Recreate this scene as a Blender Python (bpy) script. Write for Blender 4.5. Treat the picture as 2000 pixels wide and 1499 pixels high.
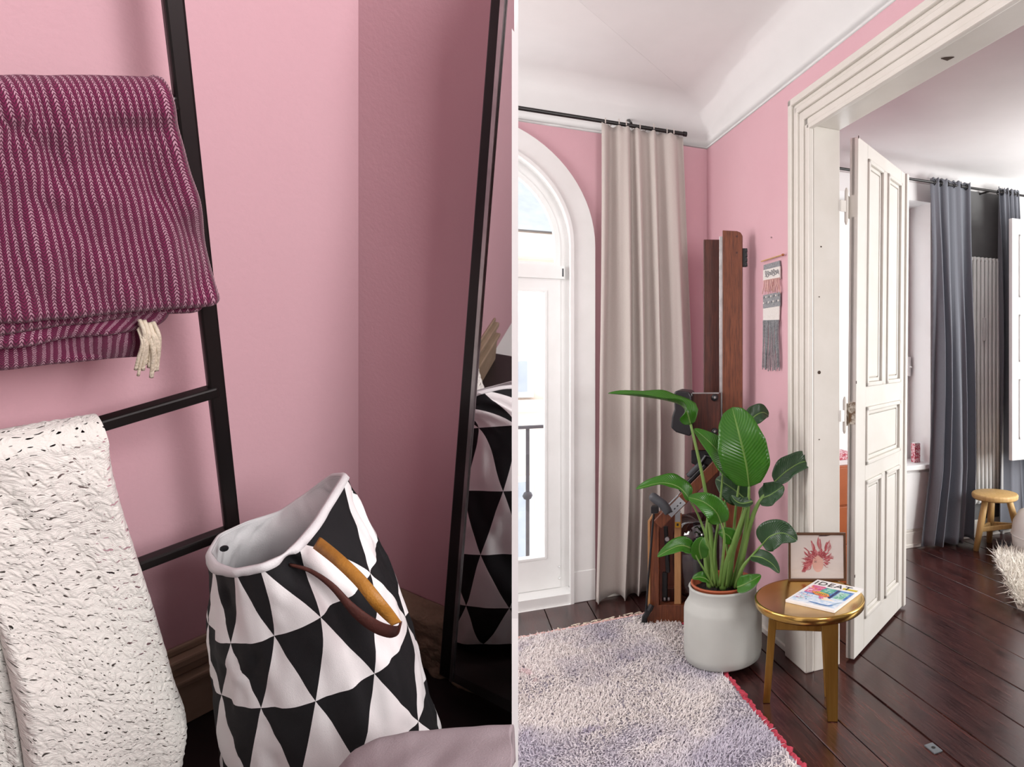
import bpy, math, random
import numpy as np
from mathutils import Vector, Matrix
random.seed(7); rng = np.random.default_rng(7)
scene = bpy.context.scene
for o in list(bpy.data.objects): bpy.data.objects.remove(o)
COL = scene.collection

# ---------------------------------------------------------------- camera, sky, lights, exposure
F, CX, CY, H = 1284.0, 1506.0, 695.0, 1.5          # focal length and principal point for a 2000 x 1499 frame, eye height
cam_d = bpy.data.cameras.new('camera'); cam = bpy.data.objects.new('camera', cam_d); COL.objects.link(cam)
cam.location = (0, 0, H); cam.rotation_euler = (math.pi/2, 0, 0)
cam_d.sensor_fit = 'HORIZONTAL'; cam_d.sensor_width = 36.0; cam_d.lens = F/2000*36
cam_d.shift_x = (1000-CX)/2000; cam_d.shift_y = -(749.5-CY)/2000
cam_d.clip_start = 0.05
scene.camera = cam
world = bpy.data.worlds.new('world'); scene.world = world; world.use_nodes = True
bg = world.node_tree.nodes['Background']; bg.inputs[0].default_value = (0.93, 0.965, 1.0, 1); bg.inputs[1].default_value = 2.5
def area_light(name, loc, target, size, energy, color=(1, 1, 1), sy=None):
    d = bpy.data.lights.new(name, 'AREA'); d.energy = energy; d.color = color
    d.shape = 'RECTANGLE'; d.size = size; d.size_y = sy or size
    o = bpy.data.objects.new(name, d); COL.objects.link(o); o.location = loc
    o.rotation_euler = (Vector(target)-Vector(loc)).to_track_quat('-Z', 'Y').to_euler()
    return o
area_light('window_light_left_room', (-3.05, 1.75, 1.8), (0.3, 3.1, 1.1), 1.4, 74, (1, 0.99, 0.97), 2.0)
area_light('window_light_front', (1.5, -0.45, 2.05), (-0.9, 1.2, 1.2), 0.8, 60, (1, 0.985, 0.97), 1.3)
area_light('fill_light_next_room', (4.0, 3.35, 1.6), (1.6, 4.9, 1.7), 1.4, 135, (1, 0.99, 0.98), 2.0)  # unseen lamp added to brighten the next room, no window at this spot
vs = scene.view_settings
vs.view_transform = 'Standard'; vs.look = 'None'; vs.gamma = 1.0; vs.use_curve_mapping = False; vs.exposure = 0.12

# ---------------------------------------------------------------- helpers
A_ = np.array
def nrm(v): v = A_(v, float); return v/np.linalg.norm(v)
def lin(h):
    h = h.lstrip('#'); c = [int(h[i:i+2], 16)/255 for i in (0, 2, 4)]
    return tuple(x/12.92 if x <= .04045 else ((x+.055)/1.055)**2.4 for x in c)+(1,)
CAM = A_([0, 0, H])
def ray(u, v): return A_([(u-CX)/F, 1.0, (CY-v)/F])
def at(u, v, Y): return CAM+ray(u, v)*Y
def hit(u, v, p0, n):
    d = ray(u, v); return CAM+d*(np.dot(p0-CAM, n)/np.dot(d, n))
def on_floor(u, v, z=0.0): return hit(u, v, A_([0, 0, z]), A_([0, 0, 1.]))
Zv = A_([0, 0, 1.])

class NT:
    def __init__(s, name):
        s.m = bpy.data.materials.new(name); s.m.use_nodes = True; s.t = s.m.node_tree
        s.b = s.t.nodes['Principled BSDF']; s.o = s.t.nodes['Material Output']
    def n(s, t, **k):
        x = s.t.nodes.new(t)
        for a, b in k.items(): setattr(x, a, b)
        return x
    def l(s, a, b): s.t.links.new(a, b)
    def math(s, op, a, b=None, c=None):
        x = s.n('ShaderNodeMath', operation=op)
        for i, v in enumerate((a, b, c)):
            if v is None: continue
            if isinstance(v, (int, float)): x.inputs[i].default_value = v
            else: s.l(v, x.inputs[i])
        return x.outputs[0]
    def mix(s, f, a, b):
        x = s.n('ShaderNodeMix', data_type='RGBA')
        for i, v in ((0, f), (6, a), (7, b)):
            if isinstance(v, (int, float)): x.inputs[i].default_value = v
            elif isinstance(v, tuple): x.inputs[i].default_value = v
            else: s.l(v, x.inputs[i])
        return x.outputs[2]
    def coord(s, kind='Object', scale=(1, 1, 1), rot=(0, 0, 0)):
        c = s.n('ShaderNodeTexCoord'); mp = s.n('ShaderNodeMapping'); mp.inputs[3].default_value = scale; mp.inputs[2].default_value = rot
        s.l(c.outputs[kind], mp.inputs[0]); return mp.outputs[0]
    def noise(s, vec, scale, detail=4, rough=.55):
        x = s.n('ShaderNodeTexNoise'); x.inputs['Scale'].default_value = scale; x.inputs['Detail'].default_value = detail; x.inputs['Roughness'].default_value = rough
        s.l(vec, x.inputs['Vector']); return x.outputs[0]
    def bump(s, h, strength, dist=.01):
        x = s.n('ShaderNodeBump'); x.inputs['Strength'].default_value = strength; x.inputs['Distance'].default_value = dist
        s.l(h, x.inputs['Height']); s.l(x.outputs[0], s.b.inputs['Normal'])

def mat(name, c1, c2=None, rough=.6, metal=0, scale=8, bump=0, bscale=60, stretch=(1, 1, 1), contrast=1.0, spec=.5, rvar=0, bdist=.004, coat=0):
    t = NT(name); b = t.b
    b.inputs['Roughness'].default_value = rough; b.inputs['Metallic'].default_value = metal
    b.inputs['Specular IOR Level'].default_value = spec; b.inputs['Coat Weight'].default_value = coat
    v = t.coord('Object', stretch)
    n = t.noise(v, scale)
    f = t.math('MULTIPLY_ADD', t.math('SUBTRACT', n, .5), 2.2*contrast, .5)
    cl = t.n('ShaderNodeClamp'); t.l(f, cl.inputs[0])
    t.l(t.mix(cl.outputs[0], lin(c1), lin(c2 or c1)), b.inputs['Base Color'])
    if rvar: t.l(t.math('MULTIPLY_ADD', n, rvar, rough-rvar/2), b.inputs['Roughness'])
    if bump: t.bump(t.noise(v, bscale, 3), bump, bdist)
    return t.m

class MB:
    def __init__(s): s.v = []; s.f = []; s.mi = []; s.uv = None
    def add(s, v, f, mi=0):
        k = len(s.v); s.v.extend([tuple(map(float, p)) for p in v]); s.f.extend([tuple(i+k for i in q) for q in f]); s.mi.extend([mi]*len(f)); return s
    def box(s, o, a, b, c, mi=0):
        o, a, b, c = map(lambda q: A_(q, float), (o, a, b, c))
        if np.dot(np.cross(a, b), c) < 0: a, b = b, a
        v = [o, o+a, o+a+b, o+b, o+c, o+a+c, o+a+b+c, o+b+c]
        return s.add(v, [(0, 3, 2, 1), (4, 5, 6, 7), (0, 1, 5, 4), (1, 2, 6, 5), (2, 3, 7, 6), (3, 0, 4, 7)], mi)
    def abox(s, x0, x1, y0, y1, z0, z1, mi=0):
        return s.box((x0, y0, z0), (x1-x0, 0, 0), (0, y1-y0, 0), (0, 0, z1-z0), mi)
    def bar(s, p, q, w, d, wdir, mi=0):
        p, q = A_(p, float), A_(q, float); ax = q-p; wd = A_(wdir, float); wd = nrm(wd-ax*np.dot(wd, ax)/np.dot(ax, ax)); dd = nrm(np.cross(ax, wd))
        return s.box(p-wd*w/2-dd*d/2, wd*w, dd*d, ax, mi)
    def tube(s, pts, r, n=8, mi=0, flat=1.0, caps=True):
        pts = A_(pts, float); m = len(pts); r = np.full(m, r) if np.isscalar(r) else A_(r, float)
        tg = np.gradient(pts, axis=0); tg /= np.linalg.norm(tg, axis=1)[:, None]+1e-12
        ref = A_([0, 0, 1.]) if abs(tg[0][2]) < .9 else A_([1., 0, 0])
        x = nrm(ref-tg[0]*np.dot(ref, tg[0])); V = []
        for i in range(m):
            x = nrm(x-tg[i]*np.dot(x, tg[i])); y = np.cross(tg[i], x)
            for k in range(n):
                a = 2*math.pi*k/n; V.append(pts[i]+r[i]*(math.cos(a)*x+flat*math.sin(a)*y))
        Fc = [(i*n+k, i*n+(k+1) % n, (i+1)*n+(k+1) % n, (i+1)*n+k) for i in range(m-1) for k in range(n)]
        if caps: Fc += [tuple(range(n))[::-1], tuple((m-1)*n+k for k in range(n))]
        return s.add(V, Fc, mi)
    def lathe(s, c, prof, n=48, mi=0, ax=None):
        c = A_(c, float); V = []
        ex, ey, ez = (A_([1., 0, 0]), A_([0, 1., 0]), Zv) if ax is None else ax
        for r, z in prof:
            for k in range(n):
                a = 2*math.pi*k/n; V.append(c+r*math.cos(a)*ex+r*math.sin(a)*ey+z*ez)
        m = len(prof); Fc = [(i*n+k, i*n+(k+1) % n, (i+1)*n+(k+1) % n, (i+1)*n+k) for i in range(m-1) for k in range(n)]
        if prof[0][0] > 1e-6: Fc.append(tuple(range(n))[::-1])
        if prof[-1][0] > 1e-6: Fc.append(tuple((m-1)*n+k for k in range(n)))
        return s.add(V, Fc, mi)
    def prism(s, pts, d, mi=0):
        pts = [A_(p, float) for p in pts]; d = A_(d, float); n = len(pts)
        nn = sum(np.cross(pts[i]-pts[0], pts[(i+1) % n]-pts[0]) for i in range(n))
        if np.dot(nn, d) < 0: pts = pts[::-1]
        return s.add(pts+[p+d for p in pts], [tuple(range(n))[::-1], tuple(range(n, 2*n))]+[(i, (i+1) % n, (i+1) % n+n, i+n) for i in range(n)], mi)
    def grid(s, P, closed=False, mi=0, flip=False):
        ny, nx = P.shape[:2]; Fc = []
        for j in range(ny-1):
            for i in range(nx if closed else nx-1):
                q = (j*nx+i, j*nx+(i+1) % nx, (j+1)*nx+(i+1) % nx, (j+1)*nx+i); Fc.append(q[::-1] if flip else q)
        return s.add(P.reshape(-1, 3), Fc, mi)
    def build(s, name, m, parent=None, smooth=False, bevel=0, solid=0, uvg=None, sub=0, soff=0, kind=None, segs=2):
        V = A_(s.v); c = (V.min(0)+V.max(0))/2
        if parent is None: c[2] = V[:, 2].min()
        me = bpy.data.meshes.new(name); me.from_pydata([tuple(p) for p in V-c], [], s.f)
        for x in (m if isinstance(m, (list, tuple)) else [m]): me.materials.append(x)
        if any(s.mi): me.polygons.foreach_set('material_index', s.mi)
        if uvg is not None:
            ul = me.uv_layers.new(name='UVMap'); vi = np.zeros(len(me.loops), int); me.loops.foreach_get('vertex_index', vi)
            ul.data.foreach_set('uv', A_(uvg).reshape(-1, 2)[vi].astype(np.float32).ravel())
        if smooth: me.polygons.foreach_set('use_smooth', [True]*len(me.polygons))
        me.update()
        return place(name, me, c, parent, bevel, solid, sub, soff, kind, segs)
def place(name, me, c, parent=None, bevel=0, solid=0, sub=0, soff=0, kind=None, segs=2):
    o = bpy.data.objects.new(name, me); COL.objects.link(o); o.location = c
    if solid: q = o.modifiers.new('solid', 'SOLIDIFY'); q.thickness = solid; q.offset = soff
    if bevel: q = o.modifiers.new('bevel', 'BEVEL'); q.width = bevel; q.segments = segs; q.limit_method = 'ANGLE'; q.angle_limit = .6
    if sub: q = o.modifiers.new('sub', 'SUBSURF'); q.levels = sub; q.render_levels = sub
    if kind: o['kind'] = kind
    if parent is not None: attach(o, parent)
    return o
def attach(o, parent):
    o.parent = parent
    # all things are pure translations: cancel the parent's world translation
    o.matrix_parent_inverse = Matrix.Translation(-wpos(parent))
def wpos(o):
    if o.parent is None: return Vector(o.location)
    return Vector(o.location)
def thing(name, label, cat, base, group=None):
    o = bpy.data.objects.new(name, None); COL.objects.link(o); o.location = base; o.empty_display_size = .05
    return tag(o, label, cat, group)
def tag(o, label, cat, group=None):
    o['label'] = label; o['category'] = cat
    if group: o['group'] = group
    return o
def struct(o, label=None):
    o['kind'] = 'structure'
    if label: o['label'] = label
    return o
def box_o(name, m, parent, *a, **k):
    return MB().box(*a).build(name, m, parent, **k)
def curve_mesh(loops, depth, o, ex, ey, ez):
    cu = bpy.data.curves.new('c', 'CURVE'); cu.dimensions = '2D'; cu.fill_mode = 'BOTH'; cu.extrude = depth/2
    for lp in loops:
        sp = cu.splines.new('POLY'); sp.points.add(len(lp)-1); sp.use_cyclic_u = True
        for i, p in enumerate(lp): sp.points[i].co = (p[0], p[1], 0, 1)
    return curve_to_mb(cu, o, ex, ey, ez)
def curve_to_mb(cu, o, ex, ey, ez):
    ob = bpy.data.objects.new('tmp', cu); COL.objects.link(ob)
    dg = bpy.context.evaluated_depsgraph_get(); me = bpy.data.meshes.new_from_object(ob.evaluated_get(dg))
    mb = MB(); o, ex, ey, ez = A_(o), A_(ex), A_(ey), A_(ez)
    fl = np.dot(np.cross(ex, ey), ez) < 0
    mb.add([o+v.co.x*ex+v.co.y*ey+v.co.z*ez for v in me.vertices], [tuple(p.vertices)[::-1] if fl else tuple(p.vertices) for p in me.polygons])
    bpy.data.objects.remove(ob); bpy.data.curves.remove(cu); bpy.data.meshes.remove(me); return mb
def text_mb(txt, size, o, ex, ey, ez, depth=.0004, shear=0, space=1.0):
    cu = bpy.data.curves.new('t', 'FONT'); cu.body = txt; cu.size = size; cu.extrude = depth/2; cu.shear = shear; cu.space_character = space; cu.resolution_u = 3
    return curve_to_mb(cu, o, ex, ey, ez)
def spl(pts, n):
    pts = A_(pts, float); m = len(pts); t = np.linspace(0, m-1, n); out = []
    for x in t:
        i = min(int(x), m-2); f = x-i
        p0, p1, p2, p3 = pts[max(i-1, 0)], pts[i], pts[i+1], pts[min(i+2, m-1)]
        out.append(.5*((2*p1)+(p2-p0)*f+(2*p0-5*p1+4*p2-p3)*f*f+(3*p1-p0-3*p2+p3)*f**3))
    return A_(out)
def vnoise(x, y, seed=0):
    """smooth 2-D value noise for shaping cloth"""
    r = np.random.default_rng(seed).random((64, 64)); x = np.asarray(x) % 64; y = np.asarray(y) % 64
    i = np.floor(x).astype(int); j = np.floor(y).astype(int); fx = x-i; fy = y-j; fx = fx*fx*(3-2*fx); fy = fy*fy*(3-2*fy)
    g = lambda a, b: r[b % 64, a % 64]
    return (g(i, j)*(1-fx)+g(i+1, j)*fx)*(1-fy)+(g(i, j+1)*(1-fx)+g(i+1, j+1)*fx)*fy-.5

# ---------------------------------------------------------------- materials
M = {}
M['pink'] = mat('pink_wall_paint', '#deb3bc', '#daacb6', .75, scale=3, bump=.12, bscale=140, contrast=.6)
M['white_paint'] = mat('white_wall_paint', '#efeeed', '#e9e8e7', .8, scale=3, bump=.08, bscale=120)
M['trim'] = mat('old_white_gloss_paint', '#e4e0d9', '#d9d4cb', .32, scale=6, bump=.1, bscale=25, contrast=.7)
M['door'] = mat('old_white_door_paint', '#e5e2dc', '#dad6cd', .38, scale=5, bump=.1, bscale=22, contrast=.7)
M['frame_white'] = mat('white_window_paint', '#f0f0ef', '#e8e8e6', .35, scale=5)
M['grey_wall'] = mat('charcoal_wall_paint', '#6c6c6c', '#626262', .8, scale=4)
M['black'] = mat('black_lacquer', '#15100f', '#0d0a0a', .38, scale=10)
M['black_frame'] = mat('black_mirror_frame', '#121011', '#0c0a0b', .35, scale=10)
M['black_plastic'] = mat('black_plastic', '#1b1c20', '#141518', .4, scale=10)
M['grey_plastic'] = mat('grey_rubber', '#4a4d52', '#3c3f44', .5, scale=10)
M['steel'] = mat('steel', '#c9c9c9', '#a9a9a9', .28, 1, scale=20)
M['dark_floor'] = mat('almost_black_floor', '#1d1110', '#120a0a', .4, scale=5, stretch=(2, 14, 14))
M['brass'] = mat('brass', '#d3b068', '#c29a4c', .2, 1, scale=5, rvar=.12)
M['brass_leg'] = mat('brushed_brass', '#b08a48', '#946f34', .38, 1, scale=40, stretch=(1, 1, .05))
M['pot'] = mat('pale_grey_ceramic', '#bdbfba', '#b3b5b0', .6, scale=5, bump=.06, bscale=60)
M['terracotta'] = mat('terracotta_plastic', '#b4603f', '#a4502f', .6)
M['soil'] = mat('soil', '#2c2119', '#120c08', .95, scale=60, bump=1, bscale=90, bdist=.01)
M['leaf_a'] = None
M['stem'] = mat('leaf_stem', '#7d9a52', '#5d8138', .45, scale=14, stretch=(1, 1, .3))
M['cream_yarn'] = mat('cream_yarn', '#e3d8c6', '#cfc2ac', .95, scale=120, bump=.6, bscale=260)
M['grey_yarn'] = mat('grey_yarn', '#a7a9ac', '#7b7e82', .95, scale=160, bump=.6, bscale=300, contrast=1.5)
M['pink_yarn'] = mat('pink_yarn', '#e8c6bf', '#d6a49c', .95, scale=120, bump=.6, bscale=260)
M['white_yarn'] = mat('white_yarn', '#efece8', '#ddd8d2', .95, scale=160, bump=.6, bscale=260)
M['red_yarn'] = mat('red_yarn', '#c8485a', '#a83246', .95, scale=60, bump=.8, bscale=200)
M['oak'] = mat('light_oak', '#d3b078', '#bd9659', .5, scale=9, stretch=(6, 6, 1), bump=.15, bscale=30)
M['radiator'] = mat('white_radiator_enamel', '#f2f2f0', '#eaeae8', .3)
M['bedding'] = mat('white_bedding', '#f1f0ee', '#e6e5e3', .9, bump=.2, bscale=200)
M['grey_bedding'] = mat('mauve_grey_bedding', '#a59a9e', '#978c91', .9, scale=5, bump=.25, bscale=400)
M['fur'] = mat('sheepskin_wool', '#f6f2ea', '#e9e2d6', .95, scale=20)
M['orange'] = mat('orange_lacquer', '#b9622f', '#a9551f', .45, scale=6)
M['red_print'] = mat('red_print', '#c2475a', '#e9c9cf', .6, scale=70, contrast=4)
M['paper'] = mat('paper', '#f3f1f0', '#e8e6e6', .55)
M['leather'] = mat('tan_leather', '#b98232', '#9d6a24', .5, scale=50, bump=.25, bscale=300)
M['leather_back'] = mat('brown_leather', '#5b2f25', '#46231c', .6, scale=50, bump=.25, bscale=300)
M['canvas_white'] = mat('white_canvas', '#e9e9ea', '#dadbdd', .85, scale=5, bump=.2, bscale=500)
M['iron'] = mat('grey_wrought_iron', '#6d7276', '#5b6064', .6)
M['facade'] = mat('pale_house_facade', '#e2d3c8', '#d3c2b4', .9, scale=1)
M['roof'] = mat('slate_roof', '#a9aeb5', '#989da5', .9, scale=4)
M['silver_panel'] = mat('silver_label_foil', '#c4c8cc', '#aab0b6', .35, .3)
M['yellow'] = mat('yellow_label', '#d9a92a', '#cf9c1c', .5)
M['rowan'] = mat('light_plywood_edge', '#b98a5c', '#a5754a', .5, scale=10, stretch=(8, 8, 1))
M['baseplaster'] = mat('rough_plaster_base', '#a39079', '#7f6d5a', .9, scale=14, bump=.9, bscale=22, bdist=.02)
M['basetrim'] = mat('dusty_base_paint', '#a8937d', '#8d7964', .6, scale=9, stretch=(1, 1, 3))
M['oldmetal'] = mat('worn_hinge_metal', '#ded8cb', '#7a5f45', .5, scale=50, contrast=2.5)
M['chip'] = mat('bare_wood_chip', '#4a3524', '#33241a', .8)

def wood(name, c1, c2, rough=.35, axis=2, sc=7, rings=22):
    t = NT(name); st = [14, 14, 14]; st[axis] = 1.0
    v = t.coord('Object', tuple(st)); n = t.noise(v, sc, 6, .6)
    n2 = t.noise(v, sc*rings/6, 3)
    f = t.math('ADD', t.math('MULTIPLY', n, .75), t.math('MULTIPLY', n2, .25))
    f = t.math('MULTIPLY_ADD', t.math('SUBTRACT', f, .5), 3.0, .5); cl = t.n('ShaderNodeClamp'); t.l(f, cl.inputs[0])
    t.l(t.mix(cl.outputs[0], lin(c1), lin(c2)), t.b.inputs['Base Color'])
    t.b.inputs['Roughness'].default_value = rough; t.bump(n2, .08, .003); return t.m
M['walnut'] = wood('red_brown_walnut', '#83492c', '#4c2415', .4)
M['walnut_d'] = wood('dark_walnut', '#5b2b1d', '#341610', .45)

def plank_material():
    t = NT('dark_red_brown_floor_boards')
    v = t.coord('Object', (1, 1, 1), (0, 0, -math.atan2(1284, -637)))     # x runs along the boards
    def st(a, b):
        mp = t.n('ShaderNodeMapping'); mp.inputs[3].default_value = (a, b, 1); t.l(v, mp.inputs[0]); return mp.outputs[0]
    n = t.noise(st(2.2, 34), 3, 8, .65); big = t.noise(st(1.2, 5), 2.2, 4, .6)
    cl = t.n('ShaderNodeClamp'); t.l(t.math('MULTIPLY_ADD', t.math('SUBTRACT', t.math('ADD', t.math('MULTIPLY', n, .6), t.math('MULTIPLY', big, .4)), .5), 4.0, .42), cl.inputs[0])
    oi = t.n('ShaderNodeObjectInfo')
    c = t.mix(cl.outputs[0], lin('#200f10'), lin('#57302b'))
    c = t.mix(t.math('MULTIPLY', oi.outputs['Random'], .4), c, lin('#2b1416'))
    w = t.math('GREATER_THAN', t.noise(st(9, 90), 5, 5, .75), .66)
    c = t.mix(t.math('MULTIPLY', w, .45), c, lin('#a08078'))
    t.l(c, t.b.inputs['Base Color'])
    t.l(t.math('MULTIPLY_ADD', n, .24, .10), t.b.inputs['Roughness'])
    t.bump(n, .12, .003); return t.m
M['plank'] = plank_material()

def fabric(name, c1, c2, rough=.9, sx=900, sy=260, slub=.35):
    t = NT(name); v = t.coord('UV', (1, 1, 1))
    def st(a, b):
        mp = t.n('ShaderNodeMapping'); mp.inputs[3].default_value = (a, b, 1); t.l(v, mp.inputs[0]); return mp.outputs[0]
    a = t.noise(st(60, 700), 1, 3); b = t.noise(st(600, 60), 1, 3)
    f = t.math('MULTIPLY_ADD', t.math('SUBTRACT', t.math('ADD', t.math('MULTIPLY', a, .65), t.math('MULTIPLY', b, .35)), .5), 3*slub+.6, .5)
    cl = t.n('ShaderNodeClamp'); t.l(f, cl.inputs[0])
    t.l(t.mix(cl.outputs[0], lin(c1), lin(c2)), t.b.inputs['Base Color']); t.b.inputs['Roughness'].default_value = rough
    t.b.inputs['Sheen Weight'].default_value = .15
    t.bump(f, .15, .002); return t.m
M['linen'] = fabric('beige_grey_linen', '#d2cac4', '#bfb6af')
M['dark_curtain'] = fabric('slate_grey_curtain_cloth', '#7b7e86', '#676a72')

def stripe_wool():
    """burgundy wool with pale chevron stripes; UV is in centimetres"""
    t = NT('burgundy_herringbone_wool'); c = t.n('ShaderNodeTexCoord'); sp = t.n('ShaderNodeSeparateXYZ')
    nz = t.n('ShaderNodeTexNoise'); nz.inputs['Scale'].default_value = 2.0; t.l(c.outputs['UV'], nz.inputs['Vector'])
    t.l(c.outputs['UV'], sp.inputs[0])
    wob = t.math('MULTIPLY', t.math('SUBTRACT', nz.outputs[0], .5), .18)
    U = t.math('DIVIDE', t.math('ADD', sp.outputs[0], wob), .68); V = t.math('DIVIDE', sp.outputs[1], .34)
    s = t.math('SUBTRACT', t.math('FRACT', U), .5); a = t.math('ABSOLUTE', s)
    ch = t.math('FRACT', t.math('ADD', V, t.math('MULTIPLY', a, 3.2)))
    dash = t.math('GREATER_THAN', ch, .40); inside = t.math('LESS_THAN', a, .21)
    m = t.math('MULTIPLY', dash, inside)
    fz = t.noise(c.outputs['UV'], 9, 3); m = t.math('MULTIPLY', m, t.math('GREATER_THAN', fz, .40))
    ch2 = t.math('GREATER_THAN', t.math('FRACT', t.math('ADD', t.math('MULTIPLY', V, 1.0), t.math('MULTIPLY', a, 3.2))), .5)
    base = t.mix(ch2, lin('#511032'), lin('#7b1f4e'))
    t.l(t.mix(t.math('MULTIPLY', m, .75), base, lin('#d3a9ba')), t.b.inputs['Base Color'])
    t.b.inputs['Roughness'].default_value = .95; t.b.inputs['Sheen Weight'].default_value = .12
    t.bump(t.math('ADD', t.math('MULTIPLY', ch, .6), fz), .5, .004); return t.m
M['wool'] = stripe_wool()

def triangles():
    """black and white triangle print; u counts triangles round the bag, v counts rows"""
    t = NT('triangle_print_canvas'); c = t.n('ShaderNodeTexCoord'); sp = t.n('ShaderNodeSeparateXYZ'); t.l(c.outputs['UV'], sp.inputs[0])
    V = t.math('ADD', sp.outputs[1], 20.0); r = t.math('FLOOR', V); f = t.math('FRACT', V)
    x = t.math('FRACT', t.math('ADD', sp.outputs[0], t.math('MULTIPLY', t.math('MODULO', r, 2.0), .5)))
    k = t.math('LESS_THAN', t.math('ABSOLUTE', t.math('SUBTRACT', x, .5)), t.math('MULTIPLY', f, .5))
    t.l(t.mix(k, lin('#f4f3f3'), lin('#0b0b0f')), t.b.inputs['Base Color']); t.b.inputs['Roughness'].default_value = .85
    t.bump(t.noise(t.coord('Object'), 700, 2), .2, .002); return t.m
M['triangles'] = triangles()

def leaf_mat(name, c1, c2, vein):
    t = NT(name); c = t.n('ShaderNodeTexCoord'); sp = t.n('ShaderNodeSeparateXYZ'); t.l(c.outputs['UV'], sp.inputs[0])
    a = t.math('ABSOLUTE', t.math('SUBTRACT', sp.outputs[0], .5))
    rib = t.math('LESS_THAN', a, .022)
    w = t.math('SINE', t.math('MULTIPLY', t.math('SUBTRACT', sp.outputs[1], t.math('MULTIPLY', a, .45)), 150))
    n = t.noise(c.outputs['UV'], 5)
    col = t.mix(n, lin(c1), lin(c2)); col = t.mix(t.math('MULTIPLY', t.math('MULTIPLY_ADD', w, .5, .5), .16), col, lin(vein)); col = t.mix(t.math('MULTIPLY', rib, .75), col, lin(vein))
    t.l(col, t.b.inputs['Base Color']); t.b.inputs['Roughness'].default_value = .27
    t.bump(w, .2, .003)
    tr = t.n('ShaderNodeBsdfTranslucent'); t.l(t.mix(.5, col, lin('#7fc02c')), tr.inputs[0])
    mx = t.n('ShaderNodeMixShader'); mx.inputs[0].default_value = .25; t.l(t.b.outputs[0], mx.inputs[1]); t.l(tr.outputs[0], mx.inputs[2]); t.l(mx.outputs[0], t.o.inputs[0])
    return t.m
M['leaf_a'] = leaf_mat('bright_green_leaf', '#265e12', '#3c7f1f', '#7aa548')
M['leaf_b'] = leaf_mat('dark_green_leaf', '#263f29', '#335334', '#5f7f58')

def glass(name, tint=(1, 1, 1, 1), refl=.06):
    t = NT(name); tb = t.n('ShaderNodeBsdfTransparent'); tb.inputs[0].default_value = tint
    gb = t.n('ShaderNodeBsdfGlossy'); gb.inputs['Roughness'].default_value = .02
    mx = t.n('ShaderNodeMixShader'); mx.inputs[0].default_value = refl
    t.l(tb.outputs[0], mx.inputs[1]); t.l(gb.outputs[0], mx.inputs[2]); t.l(mx.outputs[0], t.o.inputs[0]); return t.m
M['glass'] = glass('window_glass'); M['tank'] = glass('smoky_tank_plastic', (.62, .6, .68, 1), .12); M['picture_glass'] = glass('picture_glass', (1, 1, 1, 1), .025)
t = NT('mirror_silver'); t.b.inputs['Metallic'].default_value = 1; t.b.inputs['Roughness'].default_value = .015; t.b.inputs['Base Color'].default_value = (.8, .8, .8, 1); M['mirror'] = t.m

def rug_mat():
    t = NT('mottled_rug_wool'); v = t.coord('Object')
    a = t.noise(v, 1.7, 3); b = t.noise(v, 5.5, 4); c = t.noise(v, 90, 2)
    f = t.math('MULTIPLY_ADD', t.math('SUBTRACT', a, .52), 6, .3); cl = t.n('ShaderNodeClamp'); t.l(f, cl.inputs[0])
    col = t.mix(cl.outputs[0], lin('#ece5e3'), lin('#c2bccb'))
    g = t.math('MULTIPLY_ADD', t.math('SUBTRACT', b, .63), 7, 0); c2 = t.n('ShaderNodeClamp'); t.l(g, c2.inputs[0])
    col = t.mix(c2.outputs[0], col, lin('#6d5c96'))
    h = t.math('MULTIPLY_ADD', t.math('SUBTRACT', t.noise(t.coord('Object', (1, 1, 1), (.4, .9, .3)), 4.3, 3), .68), 7, 0); c3 = t.n('ShaderNodeClamp'); t.l(h, c3.inputs[0])
    col = t.mix(c3.outputs[0], col, lin('#d9a3ad'))
    col = t.mix(t.math('MULTIPLY', c, .22), col, lin('#fdf6f0'))
    t.l(col, t.b.inputs['Base Color']); t.b.inputs['Roughness'].default_value = 1; return t.m
M['rug'] = rug_mat()

# ================================================================ RIGHT ROOM: structure
KA = nrm([-637, 1284, 0]); KB = nrm([1284, 637, 0]); CN = A_([-.431, 4.395, 0.])   # wall directions and the room corner
def PB(t, p, z): return CN+KB*t+KA*p+Zv*z          # on the window wall: t to the right of the corner, p into the wall
def PA(s, q, z): return CN-KA*s+KB*q+Zv*z          # on the door wall: s from the corner towards the viewer, q into the wall
HW, TW = 2.9, .146                                 # height of the pink, thickness of the door wall
def arc(cx, cz, r, a0, a1, n): return [(cx+r*math.cos(a), cz+r*math.sin(a)) for a in np.linspace(a0, a1, n)]
def arched(cx, cz, r, z0): return [(cx-r, z0), (cx+r, z0)]+arc(cx, cz, r, 0, math.pi, 41)

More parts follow.
